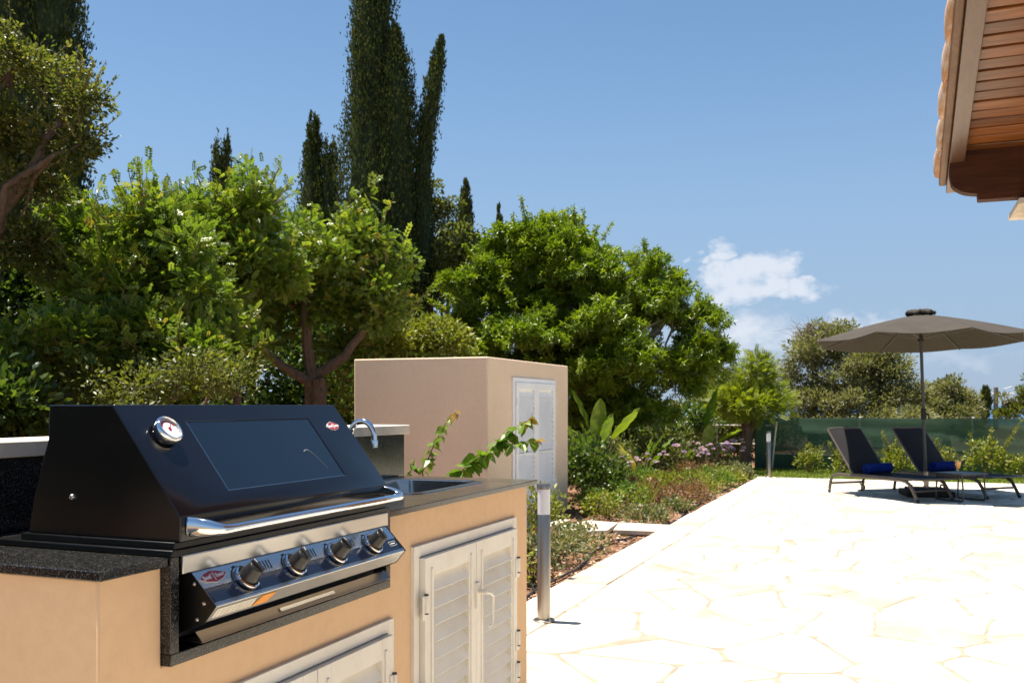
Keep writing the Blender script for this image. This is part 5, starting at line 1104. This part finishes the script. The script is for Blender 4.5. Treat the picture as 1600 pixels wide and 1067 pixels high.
for args in (('leafy_shrub', 'yellow-green leafy shrub right behind the end of the counter', 'shrub', (-2.42, 5.75), .27, .52, 900, .045, L4, 'l_yellow', PB),
             ('leafy_shrub', 'pale green leafy shrub just right of the near bollard foot', 'shrub', (-2.36, 6.35), .20, .36, 700, .036, L4, 'l_var', PB),
             ('leafy_shrub', 'tall yellow-green shrub behind the near bollard diffuser', 'shrub', (-3.0, 7.1), .32, .55, 900, .045, L4, 'l_yellow', PB),
             ('variegated_shrub', 'low variegated pinkish shrub beside the black hose', 'shrub', (-2.55, 7.35), .36, .30, 1300, .034, L4, 'l_var', PB),
             ('variegated_shrub', 'second low variegated shrub nearer the stepping slabs', 'shrub', (-2.60, 8.15), .30, .24, 900, .034, L4, 'l_var', PB),
             ('leafy_shrub', 'yellow shrub at the foot of the shed door', 'shrub', (-3.2, 8.75), .30, .48, 700, .05, L4, 'l_yellow', PB),
             ('leafy_shrub', 'small yellow plant behind the stepping slabs', 'shrub', (-3.05, 10.6), .28, .30, 500, .045, L4, 'l_yellow', PB),
             ('leafy_shrub', 'loose green plant right of the stepping slabs', 'shrub', (-2.95, 11.3), .30, .33, 500, .045, L4, 'l_boug', PB),
             ('evergreen_shrub', 'dense dark green shrub hugging the right side of the shed', 'shrub', (-3.75, 12.0), .55, .78, 2600, .06, L6, 'l_dark', PB),
             ('evergreen_shrub', 'dark green shrub under the paddle-leaved plant', 'shrub', (-4.0, 12.9), .50, .62, 1900, .06, L6, 'l_dark', PB),
             ('red_groundcover', 'reddish low groundcover in the middle of the bed', 'groundcover', (-2.72, 12.0), .45, .20, 1400, .035, L4, 'l_red', PB),
             ('red_groundcover', 'reddish patch of groundcover near the terrace edge', 'groundcover', (-2.50, 12.6), .30, .30, 900, .035, L4, 'l_red', PB),
             ('leafy_shrub', 'bright green low shrub near the terrace edge, left of two', 'shrub', (-2.55, 13.4), .36, .34, 1300, .05, L4n, 'l_yellow', PB),
             ('leafy_shrub', 'bright green low shrub near the terrace edge, right of two', 'shrub', (-2.55, 14.4), .42, .33, 1500, .05, L4n, 'l_boug', PB),
             ('leafy_shrub', 'yellowish shrub close to the far bollard', 'shrub', (-2.5, 15.5), .36, .28, 1100, .045, L4, 'l_yellow', PB),
             ('leafy_shrub', 'loose grey-green shrub behind the flowers', 'shrub', (-3.6, 15.6), .60, .95, 1600, .06, L4n, 'l_olive', PB),
             ('leafy_shrub', 'pale green shrub below the big second paddle-leaved plant', 'shrub', (-3.3, 17.3), .55, .7, 1400, .06, L4n, 'l_yellow', PB),
             ('leafy_shrub', 'round green shrub in front of the net left of the loungers', 'shrub', (-1.40, 18.15), .26, .55, 900, .05, L4, 'l_yellow', 'young shrubs along the net fence'),
             ('leafy_shrub', 'pale shrub behind the left lounger backrest', 'shrub', (-.82, 18.2), .24, .45, 600, .055, L4, 'l_yellow', 'young shrubs along the net fence'),
             ('leafy_shrub', 'spiky pale shrub between the two lounger backrests', 'shrub', (.05, 18.1), .28, .5, 700, .06, L4, 'l_yellow', 'young shrubs along the net fence'),
             ('leafy_shrub', 'pale shrub right of the second lounger backrest', 'shrub', (.80, 18.25), .22, .52, 500, .06, L4, 'l_yellow', 'young shrubs along the net fence'),
             ('leafy_shrub', 'tallest pale young shrub by the net, right of the side table', 'shrub', (1.46, 18.1), .30, .74, 900, .06, L4, 'l_yellow', 'young shrubs along the net fence'),
             ('leafy_shrub', 'low pale shrub by the net at the right picture edge', 'shrub', (1.98, 18.1), .28, .42, 600, .055, L4, 'l_yellow', 'young shrubs along the net fence')):
    bush(*args)
DENSE = (('low leafy plant beside the black hose, nearest the counter', (-2.75, 6.2), 'l_yellow', .24, .26), ('low leafy plant left of the variegated shrubs', (-3.25, 6.5), 'l_var', .3, .3), ('pinkish low plant between bollard and slabs', (-3.0, 7.9), 'l_red', .28, .2),
         ('straggly pale plant just beyond the stepping slabs', (-2.5, 10.2), 'l_var', .26, .2), ('green low plant in the soil beyond the slabs', (-3.3, 11.0), 'l_boug', .3, .26), ('reddish low plant beyond the grass tufts', (-3.1, 12.5), 'l_red', .36, .26),
         ('yellow-green plant in front of the lilac flowers', (-3.0, 13.2), 'l_yellow', .34, .3), ('green plant between the lilac clumps', (-3.35, 13.5), 'l_boug', .34, .36), ('low green plant near the edge beside the red groundcover', (-2.4, 11.4), 'l_var', .22, .16),
         ('pinkish dry plant under the lilac flowers', (-2.9, 15.2), 'l_red', .42, .34), ('pale dry plant nearest the fence corner', (-2.45, 16.35), 'l_var', .28, .3), ('leafy green plant behind the lilac flowers', (-3.5, 16.6), 'l_boug', .5, .6), ('dull green plant behind the paddle plants', (-4.3, 14.6), 'l_olive', .6, .9), ('light green plant against the pipe rail', (-3.9, 17.6), 'l_yellow', .6, .8))
for lab, xy, lf, r, h in DENSE: bush('leafy_plant', lab, 'plant', xy, r, h, int(2600*r*h*4)+300, .042, L4, lf, PB)
for xy, ends in (((.05, 18.1), ((-.22, 0, .78), (.02, 0, .84), (.25, 0, .82))), ((1.46, 18.1), ((.55, 0, 1.0), (-.25, 0, .78), (.4, 0, .70), (.1, 0, .86))), ((.80, 18.25), ((-.1, 0, .66), (.2, 0, .4))), ((-.82, 18.2), ((-.26, 0, .6), (.1, 0, .62)))):
    o_ = min((o for o in COL.objects if o.name.startswith('leafy_shrub')), key=lambda o: (o.location.x-xy[0])**2+(o.location.y-xy[1])**2)
    shoots(o_, [((e[0]*.3, e[1], e[2]*.35), e) for e in ends], M['l_yellow'], WH, .05, 16)
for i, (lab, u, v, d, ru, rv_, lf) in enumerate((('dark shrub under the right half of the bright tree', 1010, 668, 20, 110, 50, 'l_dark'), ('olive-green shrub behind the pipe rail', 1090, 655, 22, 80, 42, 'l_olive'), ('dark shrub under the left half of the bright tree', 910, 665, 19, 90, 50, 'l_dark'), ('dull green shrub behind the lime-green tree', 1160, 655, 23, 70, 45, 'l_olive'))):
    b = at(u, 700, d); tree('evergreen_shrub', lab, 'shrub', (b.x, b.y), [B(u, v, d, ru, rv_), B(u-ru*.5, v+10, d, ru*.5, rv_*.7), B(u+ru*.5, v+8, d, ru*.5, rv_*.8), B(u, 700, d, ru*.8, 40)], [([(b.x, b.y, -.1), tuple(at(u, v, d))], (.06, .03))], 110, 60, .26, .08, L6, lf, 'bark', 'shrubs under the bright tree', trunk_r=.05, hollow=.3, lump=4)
for lab, xy, r, h in (('dark evergreen bush on the bed side behind the photographer', (-5.2, -2.4), 1.3, 2.2), ('tall dark evergreen bush at the left end of the garden bed', (-5.6, .8), 1.3, 2.6)):  # out-of-view bushes put in to darken the reflection in the hood's side
    tree('laurel_bush', lab, 'bush', xy, [((xy[0], xy[1], h*.5), (r, r, h*.5)), ((xy[0]+.4, xy[1]+.8, h*.4), (r*.7, r*.7, h*.4)), ((xy[0]-.3, xy[1]-1, h*.45), (r*.8, r*.8, h*.45))], [([(xy[0], xy[1], -.1), (xy[0], xy[1], h*.6)], (.07, .03))], 150, 50, .3, .085, L6, 'l_dark', 'bark', trunk_r=.05, hollow=.3, lump=4)
# paddle-leaved plants
def paddle(mb, base, tip, width, bend, n=9, m=4, roll=0):
    base = Vector(base); tip = Vector(tip); ax = (tip-base); L = ax.length; ax.normalize()
    side = ax.cross(Vector((0, 0, 1))); side = side.normalized() if side.length > .2 else Vector((1, 0, 0)); side = Matrix.Rotation(roll, 3, ax) @ side; nn_ = side.cross(ax); V = []
    for i in range(n+1):
        f = i/n; w = width*(math.sin(math.pi*min(1, f*.92+.06))**.65)*(1 if f < .96 else .35); c = base+ax*L*f-nn_*bend*L*f*f
        for j in range(2*m+1):
            s = j/m-1; V.append(c+side*w*s+nn_*(.22*w*abs(s)+.012*math.sin(f*19+s*3))); 
    q = 2*m+1; mb.add(V, [(i*q+j, (i+1)*q+j, (i+1)*q+j+1, i*q+j+1) for i in range(n) for j in range(2*m)], True)
def paddle_plant(label, xy, leaves, group='paddle-leaved plants in the bed', zs=1, wk=1):
    leaves = [((b[0], b[1], b[2]*zs), (b[0]+(e[0]-b[0])*wk, b[1]+(e[1]-b[1])*wk, (b[2]+(e[2]-b[2])*(.5+.5*wk))*zs), w*wk, bd, rl, tn) for b, e, w, bd, rl, tn in leaves]
    t = thing('paddle_plant', label, 'plant', (xy[0], xy[1], soil_h(*xy)), 0, group)
    for (b, e, w, bend, roll, tone) in leaves:
        mb = MB(); paddle(mb, b, e, w, bend, roll=roll); o = mb.build('leaf', M['l_banana'], t, recalc=False)
        a = o.data.attributes.new('rnd', 'FLOAT', 'FACE'); a.data.foreach_set('value', np.clip(tone+.04*RNG.normal(size=len(o.data.polygons)), 0, 1).astype(np.float32))
        mb = MB(); b = Vector(b); mid_ = Vector((b.x*.4, b.y*.4, b.z*.55)); mb.tube([(0, 0, -.02), tuple(mid_), tuple(b)], [.022, .016, .011], 7); s = mb.build('leaf_stalk', M['stem'], t, recalc=False)
    return t
paddle_plant('upright paddle-leaved plant with a drooping yellow leaf, right of the shed', (-3.72, 12.5), [((.02, -.1, .95), (.10, -.12, 1.78), .135, .02, R(15), .55), ((-.12, 0, 1.2), (-.42, .05, 1.95), .10, .05, R(50), .18), ((.22, -.05, 1.0), (.72, -.02, 1.55), .10, -.08, R(-35), .5), ((-.3, 0, .9), (-.52, 0, 1.35), .11, .05, R(30), .42), ((-.2, -.1, .85), (-.36, -.2, 1.28), .08, .1, R(-30), .45), ((.28, -.12, .92), (.72, -.2, .58), .16, .32, R(5), .78), ((-.1, .2, .8), (-.6, .3, 1.3), .12, .1, R(20), .2), ((.12, -.15, .9), (.3, -.2, 1.5), .11, .03, R(-20), .4), ((-.05, -.12, .8), (-.2, -.16, 1.35), .10, .05, R(10), .5)], zs=.78, wk=.8)
paddle_plant('tall paddle-leaved plant with one big upright leaf near the fence corner', (-3.0, 16.6), [((0, 0, .95), (.22, 0, 1.95), .15, .03, R(40), .22), ((.02, -.05, .62), (.10, -.1, 1.22), .13, -.1, R(25), .42), ((-.2, -.05, .75), (-.75, -.1, 1.3), .16, .3, R(10), .08), ((.2, -.05, .55), (.5, -.1, .62), .13, .5, R(0), .45), ((-.25, 0, .45), (-.85, 0, .78), .06, .25, R(20), .1), ((.18, 0, .7), (.62, .1, 1.12), .10, .15, R(-20), .5), ((-.1, 0, .4), (-.22, -.1, .62), .10, .4, R(0), .15)], zs=.82, wk=.85)
rp = random.Random(12)
for lab, xy, n in (('spiky grey-green paddle plant left of the lilac flowers', (-3.7, 15.0), 14), ('smaller spiky green plant behind the lilac flowers', (-3.35, 15.9), 10)):
    lv = []
    for i in range(n):
        a = rp.uniform(0, 6.28); h = rp.uniform(.5, .85); o_ = rp.uniform(.12, .38); lv.append(((math.cos(a)*o_*.5, math.sin(a)*o_*.5, h*.55), (math.cos(a)*o_*1.2, math.sin(a)*o_*1.2, h), .045, .1, rp.uniform(-.6, .6), rp.uniform(.1, .45)))
    paddle_plant(lab, xy, lv)
# grass-like tufts and lilac flower clumps
def tuft(label, xy, h, n, name='grass_tuft', cat='plant', group='grass-like tufts in the bed', flowers=0, fh=.5):
    t = thing(name, label, cat, (xy[0], xy[1], soil_h(*xy)), 0, group)
    ax = np.array([0, 0, 1.])+.33*RNG.normal(size=(n, 3)); P = np.stack([.05*RNG.normal(size=n), .05*RNG.normal(size=n), np.zeros(n)], 1)
    scatter('blades', [(0,-.025,0),(0,.025,0),(.55,.02,.02),(.55,-.02,.02),(1,0,.12)], [(0,1,2),(0,2,3),(3,2,4)], P, frames(ax, unit(n)), h*(.7+.5*RNG.random(n)), M['l_grass'], t)
    rr2 = random.Random(int(abs(xy[1])*77))
    for k in range(flowers):
        a = rr2.uniform(0, 6.28); q = rr2.uniform(.02, .28); e = Vector((math.cos(a)*q, math.sin(a)*q, fh*rr2.uniform(.75, 1.15)))
        mb = MB(); mb.tube([(math.cos(a)*.03, math.sin(a)*.03, 0), tuple(e*.55), tuple(e)], [.004, .0035, .003], 5); s = mb.build('flower_stalk', M['stem'], t, recalc=False)
        m_ = 26; d = unit(m_); d[:, 2] = np.abs(d[:, 2])*.8; Pp = np.array(e)+d*.012
        scatter('flower_head', L4[0], L4[1], Pp, frames(d, unit(m_)), np.full(m_, .035)*rr2.uniform(.75, 1.2), M['flower'], s, np.full(m_, rr2.random())+.15*RNG.random(m_))
tuft('larger of two grass-like tufts in the bare soil', (-2.89, 11.75), .34, 60); tuft('smaller of two grass-like tufts in the bare soil', (-2.78, 12.2), .22, 40)
FG = 'lilac flower clumps in the bed'
for i, (lab, xy, nf) in enumerate((('lilac flower clump beside the dark shrub right of the shed', (-3.45, 12.9), 5), ('lilac flower clump in front of the dark shade', (-3.55, 14.1), 5), ('lilac flower clump left of the spiky paddle plant', (-3.2, 13.9), 4), ('lilac flower clump in the middle of the bed', (-3.1, 14.8), 5), ('lilac flower clump at the foot of the tall paddle-leaved plant', (-2.95, 16.0), 8), ('lilac flower clump nearest the fence corner', (-2.62, 16.6), 9), ('lilac flower clump right of the tall paddle-leaved plant', (-2.85, 17.3), 8), ('tallest lilac flower clump against the net corner', (-2.62, 17.6), 6), ('pale lilac flower clump at the back of the bed under the bright tree', (-3.8, 13.6), 6), ('pale lilac flower clump just left of the tall paddle-leaved plant', (-3.3, 16.2), 7), ('lilac flower clump in front of the tall paddle-leaved plant', (-2.8, 15.4), 7), ('lone lilac flower clump in the foreground of the bed', (-3.15, 12.3), 4))):
    tuft(lab, xy, .30, 40, 'flower_clump', 'flowers', FG, nf, .55)
N = 5200; P = np.stack([XE-.25-2.2*RNG.random(N)**1.2, 5+12.5*RNG.random(N), np.zeros(N)], 1); nzv = np.sin(P[:, 0]*3.1+P[:, 1]*1.1)*np.sin(P[:, 1]*1.9-P[:, 0])+RNG.normal(size=N)*.35; P = P[nzv > .25]; N = len(P); P[:, 2] = [soil_h(x, y)+.01 for x, y in P[:, :2]]
tag(scatter('ground_cover', WH[0], WH[1], P, frames(unit(N)*np.array([1, 1, .2]), np.array([0, 0, 1.])+.3*RNG.normal(size=(N, 3))), .025+.03*RNG.random(N), M['l_red'], None), 'sparse reddish-green ground cover on the garden soil', 'ground cover', kind='stuff')
# ------------------------------------------------------------------ climbing vine behind the counter (each leaf its own piece)
vn = thing('climbing_vine', 'vine with bright green leafy shoots rising behind the counter end', 'vine', (-3.0, 6.0, -.06), world=True)
def vleaf(w, fold, curl):
    mb = MB(); V = [(0,0,0),(.18,-w*.8,fold*.8),(.45,-w,fold),(.78,-w*.55,fold*.4-curl*.4),(1.05,0,-curl),(.78,w*.55,fold*.4-curl*.4),(.45,w,fold),(.18,w*.8,fold*.8),(.25,0,0),(.6,0,-curl*.25)]
    F = [(0,1,8),(1,2,9,8),(2,3,9),(3,4,9),(9,4,5),(9,5,6),(8,9,6,7),(0,8,7)]
    mb.add(V, F, True); return mb
vme = []
for i in range(6):
    me = vleaf(.36+.04*(i % 3), .10+.03*(i % 2), .12+.08*(i % 3)).mesh('leaf', False); me.materials.append(M['l_boug']); a = me.attributes.new('rnd', 'FLOAT', 'FACE'); a.data.foreach_set('value', np.full(len(me.polygons), (.15, .3, .45, .6, .72, .95)[i], np.float32)); vme.append(me)
rv = random.Random(31)
vb = Vector((-3.0, 6.0, -.06))
lines = [[at(660, 738, 6.70), at(676, 700, 6.70), at(690, 672, 6.70), at(703, 650, 6.71), at(714, 642, 6.72)],
         [at(712, 742, 6.85), at(742, 718, 6.85), at(770, 700, 6.83), at(796, 678, 6.82), at(818, 660, 6.81), at(836, 652, 6.80)],
         [at(780, 694, 6.83), at(800, 694, 6.79), at(818, 690, 6.77), at(840, 690, 6.75)], [at(640, 740, 6.70), at(646, 726, 6.70), at(648, 718, 6.70)]]
for li, ln in enumerate(lines):
    pts = [Vector(p) for p in ln]
    full = ([vb, vb.lerp(pts[0], .5)+Vector((.03, .04, 0))] if li != 2 else [])+pts
    mb = MB(); mb.tube(full, [.007-.005*i/(len(full)-1) for i in range(len(full))], 6); mb.build('stem', M['stem'], vn, recalc=False)
    tot = sum((pts[i+1]-pts[i]).length for i in range(len(pts)-1)); n = {0: 30, 1: 62, 2: 18, 3: 14}[li]
    for k in range(n):
        s = tot*(k+.3)/n; i = 0
        while i < len(pts)-2 and s > (pts[i+1]-pts[i]).length: s -= (pts[i+1]-pts[i]).length; i += 1
        p = pts[i].lerp(pts[i+1], min(1, s/(pts[i+1]-pts[i]).length)); f = k/n
        sz = {0: .085, 1: .115, 2: .10, 3: .07}[li]*rv.uniform(.7, 1.25)*(1-.35*f)
        vi = rv.choice((0, 1, 2, 3)) if f < .85 else rv.choice((3, 4, 5))
        if li == 0: vi = rv.choice((2, 3, 3, 4)) if f < .85 else 5
        o = piece('leaf', vme[vi], vn, p+Vector((rv.gauss(0, .006), rv.gauss(0, .006), rv.gauss(0, .005))), (rv.gauss(0, .5), rv.gauss(.55, .45), rv.uniform(0, 6.28)), (sz,)*3)
for k in range(60):
    f = rv.uniform(.12, .8); a = rv.uniform(0, 6.28); p = vb+Vector((.22*rv.gauss(0, .5), .25*rv.gauss(0, .5), .1+.62*f))
    piece('leaf', vme[rv.randrange(5)], vn, p, (rv.gauss(0, .5), rv.gauss(.4, .4), a), (rv.uniform(.035, .055),)*3)
for o in list(COL.objects):
    for k in ('_w', '_b'):
        if k in o.keys(): del o[k]
